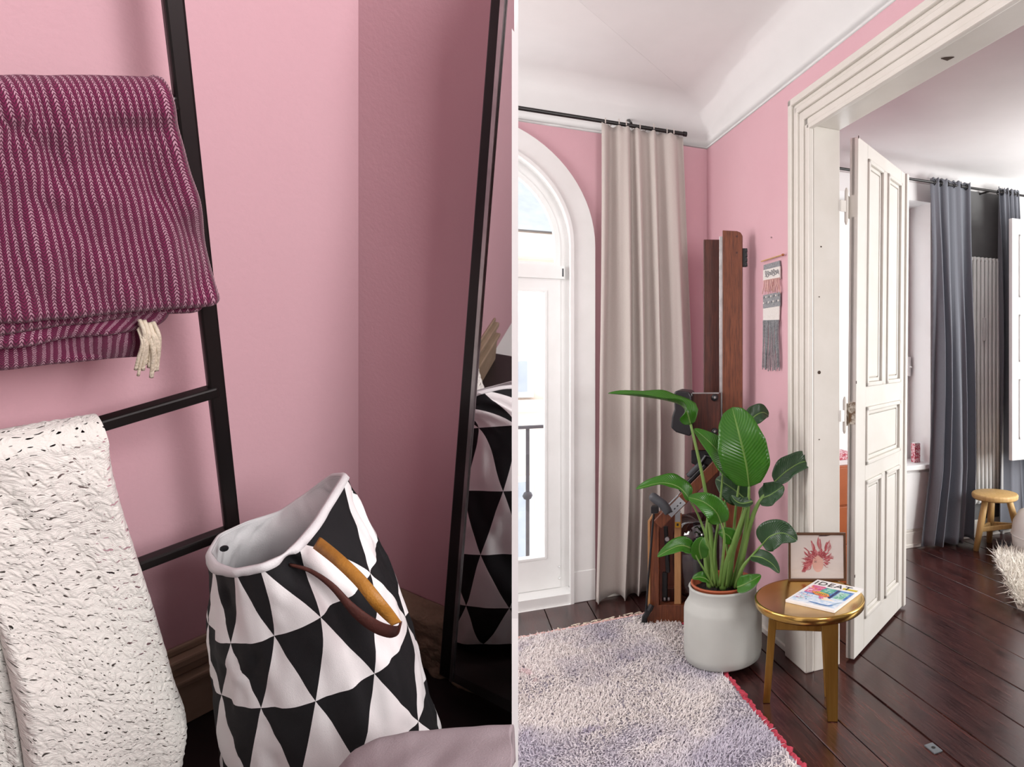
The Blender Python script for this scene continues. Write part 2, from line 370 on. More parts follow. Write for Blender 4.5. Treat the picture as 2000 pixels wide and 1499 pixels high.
# floor with single boards
fl = MB().prism([PB(-4.2, .1, -.03), PB(4.6, .1, -.03), PB(4.6, -6.4, -.03), PB(-4.2, -6.4, -.03)], (0, 0, -.08)).build('floor', M['dark_floor'])
struct(fl, 'dark red-brown varnished board floor')
edges = [-3.4, -3.12, -2.86, -2.6, -2.34, -2.08, -1.82, -1.56, -1.30, -1.04, -.79, -.53, -.255, -.117, TW]   # offsets from the door wall face
edges = [x for x in edges]+[.296, .525, .75, .997, 1.23, 1.47, 1.72, 1.95, 2.19, 2.44, 2.68, 2.93, 3.18, 3.43, 3.68, 3.93]
base_w = np.dot(CN, KB)
for i in range(len(edges)-1):
    a, b = edges[i], edges[i+1]; nextroom = a >= TW-1e-6
    if a == -1.04: cuts = [(.0, .66), (.66, 6.2)]
    elif a == -1.30: cuts = [(.0, .70), (.70, 6.2)]
    elif a == -2.08: cuts = [(0, 1.4), (1.4, 6.2)]
    else: cuts = [(0, 6.2)]
    for s0, s1 in cuts:
        MB().box(PA(s0+.001, a+.002, -.03), -KA*(s1-s0-.003), KB*(b-a-.004), Zv*(.03+random.uniform(-.001, .0005))).build('floorboard', M['plank'], fl, bevel=.0025, segs=1)
# the raised strip between the two rooms, with its metal keeper plate
MB().box(PA(.4, TW-.02, 0), -KA*3.6, KB*.028, Zv*.006).build('threshold_strip', M['plank'], fl, bevel=.002)
kp = on_floor(1823, 1462, .004); kmb = MB().box(kp-KA*.03-KB*.02-Zv*.004, KA*.06, KB*.04, Zv*.006)
kpo = kmb.build('keeper_plate', M['iron'], fl, bevel=.002)
MB().lathe(kp+Zv*.0025, [(0, 0), (.008, 0), (.008, .0006), (0, .0006)], 12).build('keeper_hole', M['black'], kpo)

# window wall (left part, pink) with the arched opening; window centre lies at t = -1.46
WC, WZ = -1.46, 2.168
mb = curve_mesh([[(-3.6, 0), (.13, 0), (.13, 3.2), (-3.6, 3.2)], arched(WC, WZ, .60, .0)], .30, PB(0, .15, 0), KB, Zv, KA)
struct(mb.build('wall_back', M['pink']), 'pink wall round the arched window')
# door wall, pink
mb = curve_mesh([[(-.0, 0), (1.38, 0), (1.38, 2.61), (3.05, 2.61), (3.05, 0), (6.2, 0), (6.2, 3.2), (0, 3.2)]], TW-.004, PA(0, TW/2, 0), -KA, Zv, KB)
struct(mb.build('wall_right', M['pink']), 'pink wall beside the white double door')
# ceiling with a cove along both walls
R = .24
prof = [(0., HW)]+[(R*(1-math.cos(a)), HW+R*math.sin(a)) for a in np.linspace(0, math.pi/2, 10)]+[(6.3, HW+R+.001)]
P = []
for d, z in prof:
    P.append([PB(-3.6, -d, z), PB(-d*1.0, -d, z), PA(6.3, -d, z)])
struct(MB().grid(A_(P)).build('ceiling', M['white_paint'], smooth=True, solid=.02, soff=-1), 'white ceiling curving into the pink walls')
P = [[PB(TW+d, -.0-d, z), PB(4.4, -d, z)] for d, z in [(R2*(1-math.cos(a)), 2.86+.12*math.sin(a)) for R2 in (.12,) for a in np.linspace(0, math.pi/2, 8)]]
P += [[PB(TW, -6.2, 2.981), PB(4.4, -6.2, 2.981)]]
P[0][0] = PB(TW, 0, 2.86)
for k in range(1, 8): P[k][0] = PB(TW, P[k][0] @ KA*0-[.12*(1-math.cos(a)) for a in np.linspace(0, math.pi/2, 8)][k], 2.86+.12*math.sin(np.linspace(0, math.pi/2, 8)[k]))
struct(MB().grid(A_(P)).build('ceiling_next_room', M['white_paint'], smooth=True, solid=.02, soff=-1), 'white ceiling of the next room')

# next room: window wall. white round the window, charcoal beyond
W2a, W2b, W2s, W2t = .62, 1.90, .64, 2.72
mb = curve_mesh([[(TW, 0), (2.02, 0), (2.02, 3.0), (TW, 3.0)], [(W2a, W2s), (W2b, W2s), (W2b, W2t), (W2a, W2t)]], .34, PB(0, .17, 0), KB, Zv, KA)
struct(mb.build('wall_next_room', M['white_paint']), 'white wall round the far window')
mb = curve_mesh([[(2.02, 0), (2.66, 0), (2.66, 3.0), (2.02, 3.0)]], .34, PB(0, .17, 0), KB, Zv, KA)
struct(mb.build('wall_grey', M['grey_wall']), 'charcoal wall strip behind the radiator')
mb = curve_mesh([[(2.66, 0), (4.4, 0), (4.4, 3.0), (2.66, 3.0)]], .34, PB(0, .15, 0), KB, Zv, KA)
struct(mb.build('wall_far_right', M['white_paint']), 'white wall right of the radiator')

# baseboards
def base_run(name, p, d, out, hgt=.16, m='trim'):
    b = MB().box(p, d, out*.018, Zv*hgt).box(p+Zv*hgt, d, out*.011, Zv*.02).box(p, d, out*.028, Zv*.03)
    return struct(b.build(name, M[m], bevel=.004))
base_run('baseboard_right', PA(0, 0, 0), -KA*1.2, -KB, .17)
base_run('baseboard_back', PB(-.72, 0, 0), KB*.70, -KA, .17)
base_run('baseboard_next_room', PB(TW, 0, 0), KB*1.86, -KA, .12)
base_run('baseboard_grey', PB(2.02, 0, 0), KB*2.3, -KA, .12)

# ---------------------------------------------------------------- arched french window
w1 = struct(curve_mesh([arched(WC, WZ, .72, 0), arched(WC, WZ, .585, -.001)], .03, PB(0, -.015, 0), KB, Zv, KA).build('window_1', M['frame_white'], bevel=.004), 'white arched french window')
def w1p(name, loops, d, p, m='frame_white', bev=.003): return curve_mesh(loops, d, PB(0, p, 0), KB, Zv, KA).build(name, M[m], w1, bevel=bev)
w1p('casing_bead', [arched(WC, WZ, .592, 0), arched(WC, WZ, .572, -.001)], .05, -.02)
w1p('reveal', [arched(WC, WZ, .603, 0), arched(WC, WZ, .588, -.001)], .13, .062)
w1p('window_frame', [arched(WC, WZ, .59, .0), arched(WC, WZ, .535, .06)], .07, .15)
fan = [(WC-.505, 2.075)]+[(WC+.505, 2.075)]+arc(WC, WZ, .505, 0, math.pi, 41)
sash = [(WC-.535, 2.05), (WC+.535, 2.05)]+arc(WC, WZ, .535, 0, math.pi, 41)
w1p('fanlight_sash', [sash, fan], .06, .14)
w1p('transom', [[(WC-.56, 1.975), (WC+.56, 1.975), (WC+.56, 2.055), (WC-.56, 2.055)]], .09, .14)
for k, (a, b) in enumerate(((WC-.535, WC-.002), (WC+.002, WC+.535))):
    s_ = w1p('door_sash', [[(a, .062), (b, .062), (b, 1.975), (a, 1.975)], [(a+.085, .255), (b-.085, .255), (b-.085, 1.90), (a+.085, 1.90)]], .058, .14)
    pn = curve_mesh([[(a+.08, .25), (b-.08, .25), (b-.08, 1.905), (a+.08, 1.905)]], .006, PB(0, .14, 0), KB, Zv, KA).build('pane', M['glass'], s_)
    curve_mesh([[(a+.08, .25), (b-.08, .25), (b-.08, 1.905), (a+.08, 1.905)], [(a+.092, .262), (b-.092, .262), (b-.092, 1.893), (a+.092, 1.893)]], .066, PB(0, .14, 0), KB, Zv, KA).build('glazing_bead', M['frame_white'], s_, bevel=.003)
    for z in (.12, .19):
        MB().tube([PB(b-.012, .105, z), PB(b-.002, .105, z)], .005, 8).build('hinge_pin', M['steel'], s_)
w1p('fanlight_pane', [fan], .006, .14, 'glass', 0)
w1p('threshold', [[(WC-.585, 0), (WC+.585, 0), (WC+.585, .06), (WC-.585, .06)]], .24, .09)
MB().tube([PB(WC+.548, .10, 1.99), PB(WC+.548, .10, 2.04)], .007, 10).build('hinge', M['grey_plastic'], w1)
for sg in (-1, 1):
    MB().box(PB(WC+sg*.651-.072, -.034, 0), KB*.144, KA*.034, Zv*.19).build('plinth_block', M['frame_white'], w1, bevel=.004)

# balcony railing and the house across the street
rail = thing('balcony_railing', 'grey wrought-iron balcony railing with scrolls outside the arched window', 'railing', PB(WC, .55, 0))
MB().bar(PB(-2.3, .55, 1.02), PB(-.55, .55, 1.02), .045, .02, KA).build('top_rail', M['iron'], rail)
MB().bar(PB(-2.3, .55, .10), PB(-.55, .55, .10), .03, .015, KA).build('bottom_rail', M['iron'], rail)
for t_ in (-2.2, -1.95, -1.7, -1.45, -1.2, -1.07, -.8):
    MB().bar(PB(t_, .55, 0), PB(t_, .55, 1.02), .022, .022, KB).build('baluster', M['iron'], rail)
    MB().lathe(PB(t_, .55, .56), [(.0, -.035), (.025, -.02), (.034, 0), (.025, .02), (0, .035)], 10).build('collar', M['iron'], rail, smooth=True)
for t_ in (-1.32, -1.57, -1.82, -2.07):
    for z in (.86,):
        pts = [PB(t_+.0, .55, z)+(KB*math.cos(a)+Zv*math.sin(a))*(.015+.011*a) for a in np.linspace(0, 4*math.pi/1.6, 30)]
        MB().tube(pts, .007, 6).build('scroll', M['iron'], rail)
        MB().bar(PB(t_-.1, .55, z-.12), PB(t_+.1, .55, z-.12), .012, .012, KA).build('scroll_bar', M['iron'], rail)
bal = MB().box(PB(-2.6, .3, -.2), KB*2.3, KA*.6, Zv*.2).build('balcony_slab', M['facade']); struct(bal)
hs = thing('house_across_street', 'pale house front with a grey roof seen through the arched window', 'building', PB(-6, 11, -4))
MB().box(PB(-22, 11, -8), KB*26, KA*6, Zv*12.2).build('wall', M['facade'], hs)
MB().prism([PB(-22, 10.8, 4.2), PB(-22, 17, 4.2), PB(-22, 14.5, 8)], KB*26).build('roof', M['roof'], hs)
MB().box(PB(-22, 10.6, 3.6), KB*26, KA*.5, Zv*.5).box(PB(-22, 10.8, .3), KB*26, KA*.3, Zv*.25).build('cornice', M['facade'], hs)
for i in range(8):
    for z in (-3.2, .8-.2):
        f_ = MB().box(PB(-20+i*2.7, 10.9, z), KB*1.25, KA*.12, Zv*2.1).build('window', M['frame_white'], hs)
        MB().box(PB(-20+i*2.7+.12, 10.86, z+.12), KB*1.0, KA*.06, Zv*1.86).build('pane', M['roof'], f_)
for i in range(4):
    d_ = MB().prism([PB(-19+i*5, 11, 4.3), PB(-17.2+i*5, 11, 4.3), PB(-17.2+i*5, 11, 6), PB(-18.1+i*5, 11, 6.9), PB(-19+i*5, 11, 6)], KA*2).build('dormer', M['facade'], hs)
    MB().box(PB(-18.6+i*5, 10.95, 4.7), KB*1.0, KA*.1, Zv*1.3).build('dormer_pane', M['roof'], d_)

# ---------------------------------------------------------------- far window in the next room
w2 = struct(curve_mesh([[(W2a, W2s), (W2b, W2s), (W2b, W2t), (W2a, W2t)], [(W2a+.06, W2s+.06), (W2b-.06, W2s+.06), (W2b-.06, W2t-.06), (W2a+.06, W2t-.06)]], .07, PB(0, .30, 0), KB, Zv, KA).build('window_2', M['frame_white'], bevel=.004), 'white casement window behind the open door')
mid = (W2a+W2b)/2
for a, b in ((W2a+.05, mid), (mid, W2b-.05)):
    s_ = curve_mesh([[(a, W2s+.05), (b, W2s+.05), (b, W2t-.05), (a, W2t-.05)], [(a+.06, W2s+.12), (b-.06, W2s+.12), (b-.06, W2t-.11), (a+.06, W2t-.11)]], .055, PB(0, .27, 0), KB, Zv, KA).build('casement', M['frame_white'], w2, bevel=.004)
    curve_mesh([[(a+.05, W2s+.11), (b-.05, W2s+.11), (b-.05, W2t-.10), (a+.05, W2t-.10)]], .006, PB(0, .27, 0), KB, Zv, KA).build('pane', M['glass'], s_)
    MB().box(PB(a+.05, .255, 1.9), KB*(b-a-.1), KA*.03, Zv*.03).build('glazing_bar', M['frame_white'], s_, bevel=.003)
hd = MB().box(PB(W2b-.045, .215, 1.33), KB*.022, KA*.03, Zv*.16).box(PB(W2b-.04, .19, 1.40), KB*.012, KA*.03, Zv*.012).build('handle', M['frame_white'], w2, bevel=.004)
sill = struct(MB().box(PB(W2a-.06, -.05, W2s-.035), KB*(W2b-W2a+.12), KA*.30, Zv*.04).build('trim_sill', M['frame_white'], bevel=.008), 'white window sill behind the open door')
MB().box(PB(W2a, -.012, .14), KB*(W2b-W2a), KA*.012, Zv*.44).build('sill_panel', M['frame_white'], sill, bevel=.004)

# ---------------------------------------------------------------- door casing, jamb, head
S0, S1 = 1.236, 1.425
d1 = struct(MB().box(PA(S1-.012, 0, 0), -KA*.012, KB*TW, Zv*2.592).box(PA(S1-.012, 0, 2.592), -KA*1.6, KB*TW, Zv*.015).build('door_1', M['trim'], bevel=.003), 'white door frame with stepped casing')
steps = [(0, .035, .042), (.035, .055, .028), (.055, .085, .035), (.085, .13, .024), (.13, .165, .017), (.165, .189, .027)]
for k, (a, b, h) in enumerate(steps):
    MB().box(PA(S0+a, -h, .0), -KA*(b-a), KB*h, Zv*(2.765-a)).build('casing_strip', M['trim'], d1, bevel=.006)
    MB().box(PA(S0+a, -h, 2.765-b), -KA*(2.2-a), KB*h, Zv*(b-a)).build('casing_strip', M['trim'], d1, bevel=.006)
MB().prism([PA(S0-.02, -.048, 0), PA(S1+.005, -.048, 0), PA(S1+.005, 0, 0), PA(S0-.02, 0, 0)], Zv*.27).build('plinth_block', M['trim'], d1, bevel=.008)
for z, r in ((2.02, .004), (1.78, .003), (1.42, .0085), (1.1, .003)):
    c = PA(S1+.0005, .03+.01*(z > 1.9), z)
    MB().lathe(c, [(0, 0), (r, 0), (r, .001), (0, .001)], 10, ax=(KB, Zv, -KA)).build('keyhole_chip', M['chip'], d1)
MB().prism([hit(1838, 114, PA(0, TW, 2.591), Zv), hit(1846, 112, PA(0, TW, 2.591), Zv), hit(1864, 111, PA(0, TW, 2.591), Zv), hit(1850, 118, PA(0, TW, 2.591), Zv)], -Zv*.002).build('bolt_hole', M['chip'], d1)

# open door leaf
D0 = A_([.4056, 3.215, .012]); DD = nrm([.48, .877, 0.006]); DN = nrm(np.cross(DD, Zv)); DU = nrm(np.cross(DN, DD)); DU = nrm(A_([.0090, .004, 1.])); DW, DH, DT = .775, 2.563, .044
# DN points to the viewer's side of the leaf; the leaf is DT thick away from it
if np.dot(DN, CAM-D0) < 0: DN = -DN
dl = thing('panelled_door', 'white panelled door leaf standing half open into the next room', 'door', D0)
def dbox(name, x0, x1, z0, z1, d0, d1_, m='door', par=dl, bev=.003): return MB().box(D0+DD*x0+DU*z0-DN*d1_, DD*(x1-x0), DU*(z1-z0), DN*(d1_-d0)).build(name, M[m], par, bevel=bev)
dbox('door_board', 0, DW, 0, DH, .016, DT-.008)
XS = [(.135, .375), (.445, .69)]
dbox('stile', 0, XS[0][0], 0, DH, 0, DT); dbox('stile', XS[1][1], DW, 0, DH, 0, DT)
for z0, z1 in ((0, .15), (.85, .93), (1.225, 1.33), (2.49, DH)): dbox('rail', XS[0][0], XS[1][1], z0, z1, 0, DT)
for z0, z1 in ((.15, .85), (1.33, 2.49)): dbox('muntin', XS[0][1], XS[1][0], z0, z1, 0, DT)
def dpanel(x0, x1, z0, z1):
    pn = dbox('panel', x0+.045, x1-.045, z0+.045, z1-.045, .006, .02, bev=.006)
    for i, (e, h, w) in enumerate(((0, -.010, .022), (.022, .004, .02))):
        for a, b, c, d in ((x0+e, x1-e, z0+e, z0+e+w), (x0+e, x1-e, z1-e-w, z1-e), (x0+e, x0+e+w, z0+e, z1-e), (x1-e-w, x1-e, z0+e, z1-e)):
            dbox('moulding', a, b, c, d, h, .02, par=pn, bev=.005)
for x0, x1 in XS:
    dpanel(x0, x1, .15, .85); dpanel(x0, x1, 1.33, 2.49)
dpanel(XS[0][0], XS[1][1], .93, 1.225)
dbox('closing_strip', DW-.01, DW+.03, .0, DH, -.012, .03)
for zc, m in ((2.23, 'trim'), (1.21, 'oldmetal')):
    kn = D0-DN*DT-DD*.02+DU*(zc-.012)
    jb = PA(S1, TW, zc)
    MB().bar(kn-DU*.055, kn+DU*.055, .003, .05, np.cross(DU, DD)).build('hinge_leaf', M[m], dl)
    MB().tube([kn-DD*.02-DU*.09, kn-DD*.02-DU*.075, kn-DD*.02+DU*.075, kn-DD*.02+DU*.09], [.004, .009, .009, .004], 10).build('hinge_pin', M['trim'], dl)
    MB().box(kn-DD*.02-DU*.03, (jb-kn)+DD*.02+(kn[2]-jb[2])*Zv, DU*.055, DN*.006).build('hinge_strap', M['trim'], dl)
    MB().prism([D0+DU*(zc-.06)-DN*.004-DD*.001, D0+DU*(zc+.05)-DN*.004-DD*.001, D0+DU*(zc+.05)-DN*(DT-.004)-DD*.001, D0+DU*(zc-.06)-DN*(DT-.004)-DD*.001], DD*.002).build('hinge_plate', M['oldmetal'] if m == 'oldmetal' else M['trim'], dl)
for z, x in ((2.555, .004), (1.35, .002), (.40, .004)):
    MB().box(D0+DD*x+DU*z+DN*.0005-DD*.004, DD*.006, DU*.014, -DN*.002).build('paint_chip', M['chip'], dl)

# ---------------------------------------------------------------- curtains
def curtain_grid(e0, e1, ztop, zbot, folds, amp, out, nx=220, nz=60, seed=1, flare=None, puddle=.0):
    """e0(f), e1(f): edge points on the rod line for f = 0 (top) .. 1 (bottom)"""
    u = np.linspace(0, 1, nx); P = np.zeros((nz, nx, 3)); UV = np.zeros((nz, nx, 2))
    ph = u*folds*2*math.pi+1.1*np.sin(u*9+seed)+.6*np.sin(u*23+seed*2)
    for j in range(nz):
        f = j/(nz-1); a, b = A_(e0(f)), A_(e1(f)); d = nrm(b-a)
        am = amp*(.35+.65*min(1, f*2.2))*(1+.25*math.sin(5*f+seed))
        w = np.sin(ph+.5*math.sin(2.2*f+seed)+.5*f*np.sin(u*7+seed))
        w = np.sign(w)*np.abs(w)**.8
        side = .35*am*np.cos(ph)*f
        z = ztop+(zbot-ztop)*f
        k = np.clip((f-.965)/.035, 0, 1)
        off = am*w+am*.45*np.sin(u*41+seed*3+3*f)*(.35)-puddle*0
        P[j] = a[None]+(b-a)[None]*u[:, None]+out[None]*(off)[:, None]+d[None]*side[:, None]
        P[j, :, 2] = z+(.006*np.sin(u*60+seed) if j == 0 else 0)+(.012*np.sin(u*25+seed) if j == nz-1 else 0)
        UV[j, :, 0] = u; UV[j, :, 1] = f*2.2
    return P, UV
RODZ = 2.924
def bl(u, p, v=700):
    """t on the window-wall line (offset p) that shows at picture column u"""
    k = (u-CX)/F; o = PB(0, p, 0); return (k*o[1]-o[0])/(KB[0]-k*KB[1])
def edge(us, p, z=0):
    ts = [bl(q, p) for q in us]
    return lambda f: PB(float(np.interp(f, np.linspace(0, 1, len(ts)), ts)), p, z)
rod = thing('curtain_rod', 'black curtain rod above the arched window', 'curtain rod', PB(-1.4, -.10, RODZ))
MB().tube([PB(-3.2, -.10, RODZ), PB(bl(1335, -.10), -.10, RODZ)], .0125, 12).build('pole', M['black'], rod)
MB().lathe(PB(bl(1335, -.10), -.10, RODZ), [(0, -.002), (.016, -.002), (.016, .02), (0, .02)], 14, ax=(KA, Zv, KB)).build('end_cap', M['black'], rod)
for t_ in (-2.9, bl(1233, -.1)):
    MB().tube([PB(t_, -.10, RODZ+.013), PB(t_, -.05, RODZ+.05), PB(t_, .02, RODZ+.07)], .008, 8).build('bracket', M['black'], rod)
P, UV = curtain_grid(edge((1174, 1173, 1171, 1168, 1166, 1162, 1156), -.10), edge((1334, 1340, 1346, 1352, 1354, 1352, 1346), -.10), RODZ-.018, .016, 5.0, .05, -KA, seed=2)
cu = thing('linen_curtain', 'beige-grey linen curtain hanging beside the arched window', 'curtain', PB(-.45, -.1, .03))
MB().grid(P).build('cloth', M['linen'], cu, smooth=True, solid=.004, uvg=UV)
for i in range(12):
    c = P[0, int((i+.5)/12*219)]+Zv*.006
    MB().tube([c, c+Zv*.02-KA*.0, c+Zv*.034+KA*.008], .0035, 6).build('tab', M['linen'], cu)

rod2 = thing('curtain_rod', 'thin black curtain rod in front of the radiator in the next room', 'curtain rod', PB(2, -.12, 2.84))
MB().tube([PB(.4, -.12, 2.845), PB(3.3, -.12, 2.845)], .010, 12).build('pole', M['black'], rod2)
for t_ in (.5, 2.42, 3.2): MB().tube([PB(t_, -.12, 2.845), PB(t_, .01, 2.845)], .008, 8).build('bracket', M['black'], rod2)
def dark_curtain(us0, us1, label, folds, seed, zb):
    P, UV = curtain_grid(edge(us0, -.12), edge(us1, -.12), 2.88, zb, folds, .05, -KA, nx=150, seed=seed)
    c = thing('grey_curtain', label, 'curtain', PB(bl(us0[-1], -.12)+.2, -.12, zb), 'grey curtains in the next room')
    MB().grid(P).build('cloth', M['dark_curtain'], c, smooth=True, solid=.004, uvg=UV)
    n = int(folds*2)
    for i in range(n):
        q = PB(bl(us0[0], -.12)+(bl(us1[0], -.12)-bl(us0[0], -.12))*(i+.5)/n, -.12, 2.845)
        pts = [q+.02*(KA*math.cos(a)+Zv*math.sin(a)) for a in np.linspace(0, 2*math.pi, 17)]
        MB().tube(pts, .004, 6, caps=False).build('eyelet', M['black'], c)
dark_curtain((1818, 1824, 1826, 1824, 1818, 1800), (1893, 1894, 1896, 1899, 1900, 1897), 'slate-grey eyelet curtain between the far window and the radiator', 3.4, 4, .03)
dark_curtain((1947, 1950, 1952, 1953, 1950, 1946), (1988, 1990, 1995, 2010, 2030, 2045), 'slate-grey eyelet curtain right of the radiator', 3.2, 7, .05)

# ---------------------------------------------------------------- radiator
ra = thing('column_radiator', 'tall white column radiator on the charcoal wall', 'radiator', PB(2.41, -.06, .28))
for i in range(9):
    t_ = 2.245+i*.0425
    b = MB()
    for p in (-.03, -.075): b.tube([PB(t_, p, .30), PB(t_, p, 2.29)], .0165, 10)
    b.tube([PB(t_, -.085, 2.285), PB(t_, -.02, 2.285)], .02, 10).tube([PB(t_, -.085, .31), PB(t_, -.02, .31)], .02, 10)
    b.build('column', M['radiator'], ra, smooth=True)
MB().tube([PB(2.23, -.052, 2.285), PB(2.61, -.052, 2.285)], .016, 10).build('header', M['radiator'], ra)
MB().tube([PB(2.23, -.052, .31), PB(2.61, -.052, .31)], .016, 10).build('header', M['radiator'], ra)
MB().box(PB(2.36, -.105, 1.62), KB*.028, KA*.02, Zv*.19).build('heat_meter', M['radiator'], ra, bevel=.005)
for z in (.6, 2.0): MB().box(PB(2.40, -.04, z), KB*.03, KA*.045, Zv*.03).build('bracket', M['radiator'], ra)
pp = tag(MB().tube([PB(2.64, -.03, 0), PB(2.64, -.03, 2.86)], .018, 10).build('heating_pipe', M['radiator'], smooth=True), 'white vertical heating pipe right of the radiator', 'pipe')

# window shutter at the right edge
sh = thing('window_shutter', 'white panelled shutter standing open at the right edge', 'shutter', PB(3.0, -.42, .69))
def shb(n, a, b, z0, z1, p0, p1, m='frame_white'): return MB().box(PB(a, p0, z0), KB*(b-a), KA*(p1-p0), Zv*(z1-z0)).build(n, M[m], sh, bevel=.004)
ts = bl(1977, -.42)
shb('board', ts, ts+.5, .69, 2.56, -.42, -.385)
for z0, z1 in ((1.95, 2.44), (1.45, 1.82), (.85, 1.32)):
    for a, b, c, d in ((.07, .43, z0, z0+.02), (.07, .43, z1-.02, z1), (.07, .09, z0, z1), (.41, .43, z0, z1)): shb('moulding', ts+a, ts+b, c, d, -.432, -.42)
MB().box(PB(ts+.48, -.40, .69), KB*.04, KA*.42, Zv*1.87).build('hinge_side', M['frame_white'], sh, bevel=.004)

# ---------------------------------------------------------------- orange chest, things on it, box on the sill
oc = thing('orange_chest', 'orange chest seen through the gap behind the door hinge', 'chest', PB(.5, -.55, 0))
cz = .805; t0_ = bl(1618, -.62)
MB().box(PB(t0_, -.62, .04), KB*.30, KA*.42, Zv*(cz-.04)).build('body', M['orange'], oc, bevel=.004)
for k in range(3):
    dr = MB().box(PB(t0_+.012, -.634, .07+k*.245), KB*.276, KA*.014, Zv*.235).build('drawer', M['orange'], oc, bevel=.004)
    MB().lathe(PB(t0_+.22, -.634, .19+k*.245), [(0, 0), (.012, 0), (.016, .012), (0, .018)], 12, ax=(KB, Zv, -KA)).build('knob', M['brass'], dr)
MB().box(PB(t0_+.01, -.61, 0), KB*.28, KA*.4, Zv*.04).build('plinth', M['walnut_d'], oc)
bk = tag(MB().box(PB(t0_+.02, -.60, cz), KB*.24, KA*.3, Zv*.03).build('white_book', M['paper'], bevel=.003), 'white book lying on the orange chest', 'book')
rb = tag(MB().box(PB(t0_+.03, -.58, cz+.03), KB*.2, KA*.22, Zv*.04).build('red_book', M['red_print'], bevel=.003), 'red patterned book on top of the white book', 'book')
q0 = bl(1787, .06)
bx_ = thing('patterned_box', 'small red and white patterned box on the far window sill', 'box', PB(q0+.03, .08, .645))
MB().box(PB(q0, .06, .645), KB*.055, KA*.05, Zv*.15).build('carton', M['red_print'], bx_, bevel=.003)
MB().box(PB(q0+.004, .064, .795), KB*.047, KA*.042, Zv*.006).build('lid', M['paper'], bx_, bevel=.002)

# ---------------------------------------------------------------- far oak stool, bed corner, sheepskin
so = thing('oak_stool', 'light oak three-legged stool in front of the radiator', 'stool', (1.70, 5.08, 0))
sc_ = at(1943, 965, 5.05); sc_[2] = .40
MB().lathe(sc_, [(0, 0), (.155, 0), (.170, .010), (.172, .035), (.165, .045), (0, .047)], 40).build('seat', M['oak'], so, smooth=True, bevel=.004)
feet = [at(1906, 1076, 1926/381), at(1932, 1050, 5.28), at(1996, 1046, 5.2)]
tops = []
for f_ in feet:
    f_[2] = 0; d_ = f_-sc_; d_[2] = 0; tp = sc_+d_*.48; tp[2] = .405; tops.append(tp)
    MB().tube([f_, f_*.45+tp*.55, tp], [.022, .028, .024], 10).build('leg', M['oak'], so, smooth=True)
for i, j in ((0, 1), (1, 2), (2, 0)):
    a = feet[i]*.6+tops[i]*.4; b = feet[j]*.6+tops[j]*.4
    MB().bar(a, b, .035, .022, Zv).build('stretcher', M['oak'], so, bevel=.004)

pc_ = A_([2.10, 4.90, 0.])
bd = thing('floor_pouf', 'round white floor pouf at the right edge beside the sheepskin', 'pouf', pc_)
MB().lathe(pc_, [(0, 0), (.20, 0), (.255, .02), (.285, .08), (.292, .16), (.28, .25), (.24, .32), (.16, .355), (0, .365)], 48).build('cushion', M['bedding'], bd, smooth=True)
MB().tube([pc_+A_([.293*math.cos(a), .293*math.sin(a), .16]) for a in np.linspace(0, 2*math.pi, 60)], .005, 6, caps=False).build('piping', M['bedding'], bd)
def tufts(pts, nrmls, L, w, lean, jit, seed, up=None):
    r = np.random.default_rng(seed); n = len(pts); pts = A_(pts); N = A_(nrmls)
    d = N+lean+r.normal(0, jit, (n, 3)); d /= np.linalg.norm(d, axis=1)[:, None]; ln = L*(.7+.6*r.random(n))[:, None]
    a = r.random(n)*2*math.pi; V = np.zeros((n, 7, 3)); droop = r.normal(0, .35, (n, 3)); droop[:, 2] -= .25
    mp = pts+d*ln*.55; tp = pts+(d+droop*.6)*ln*.95
    for k in range(3):
        o = np.stack([np.cos(a+k*2.094), np.sin(a+k*2.094), 0*a], 1)*w
        V[:, k] = pts+o; V[:, 3+k] = mp+o*.85
    V[:, 6] = tp
    Fb = []
    base = A_([(0, 1, 4, 3), (1, 2, 5, 4), (2, 0, 3, 5)]); tri = A_([(3, 4, 6), (4, 5, 6), (5, 3, 6)])
    mb = MB(); mb.v = V.reshape(-1, 3).tolist()
    k = (np.arange(n)*7)[:, None, None]
    mb.f = [tuple(q) for q in (base[None]+k).reshape(-1, 4).tolist()]+[tuple(q) for q in (tri[None]+k).reshape(-1, 3).tolist()]; mb.mi = [0]*len(mb.f)
    return mb
out_px = [(1946, 1098), (1960, 1086), (1985, 1092), (2010, 1088), (2070, 1110), (2080, 1180), (2040, 1215), (2003, 1196), (1988, 1190), (1975, 1160), (1962, 1130)]
skp = [on_floor(u, v) for u, v in out_px]
sk = thing('sheepskin', 'white fluffy sheepskin lying on the boards beside the pouf', 'rug', skp[0])
MB().prism(skp, Zv*.02).build('hide', M['fur'], sk)
def inpoly(x, y, poly):
    c = False; n = len(poly)
    for i in range(n):
        a, b = poly[i], poly[i-1]
        if (a[1] > y) != (b[1] > y) and x < (b[0]-a[0])*(y-a[1])/(b[1]-a[1])+a[0]: c = not c
    return c
sk2 = [(p[0], p[1]) for p in skp]; xs = [p[0] for p in sk2]; ys = [p[1] for p in sk2]; pts = []
while len(pts) < 6000:
    x, y = random.uniform(min(xs), max(xs)), random.uniform(min(ys), max(ys))
    if inpoly(x, y, sk2): pts.append((x, y, .015))
cen = np.mean(A_(pts), 0); ndir = A_(pts)-cen; ndir[:, 2] = .35; ndir /= np.linalg.norm(ndir, axis=1)[:, None]
tufts(pts, ndir*.7+Zv*.5, .085, .0045, 0, .35, 3).build('wool', M['fur'], sk, kind='stuff')

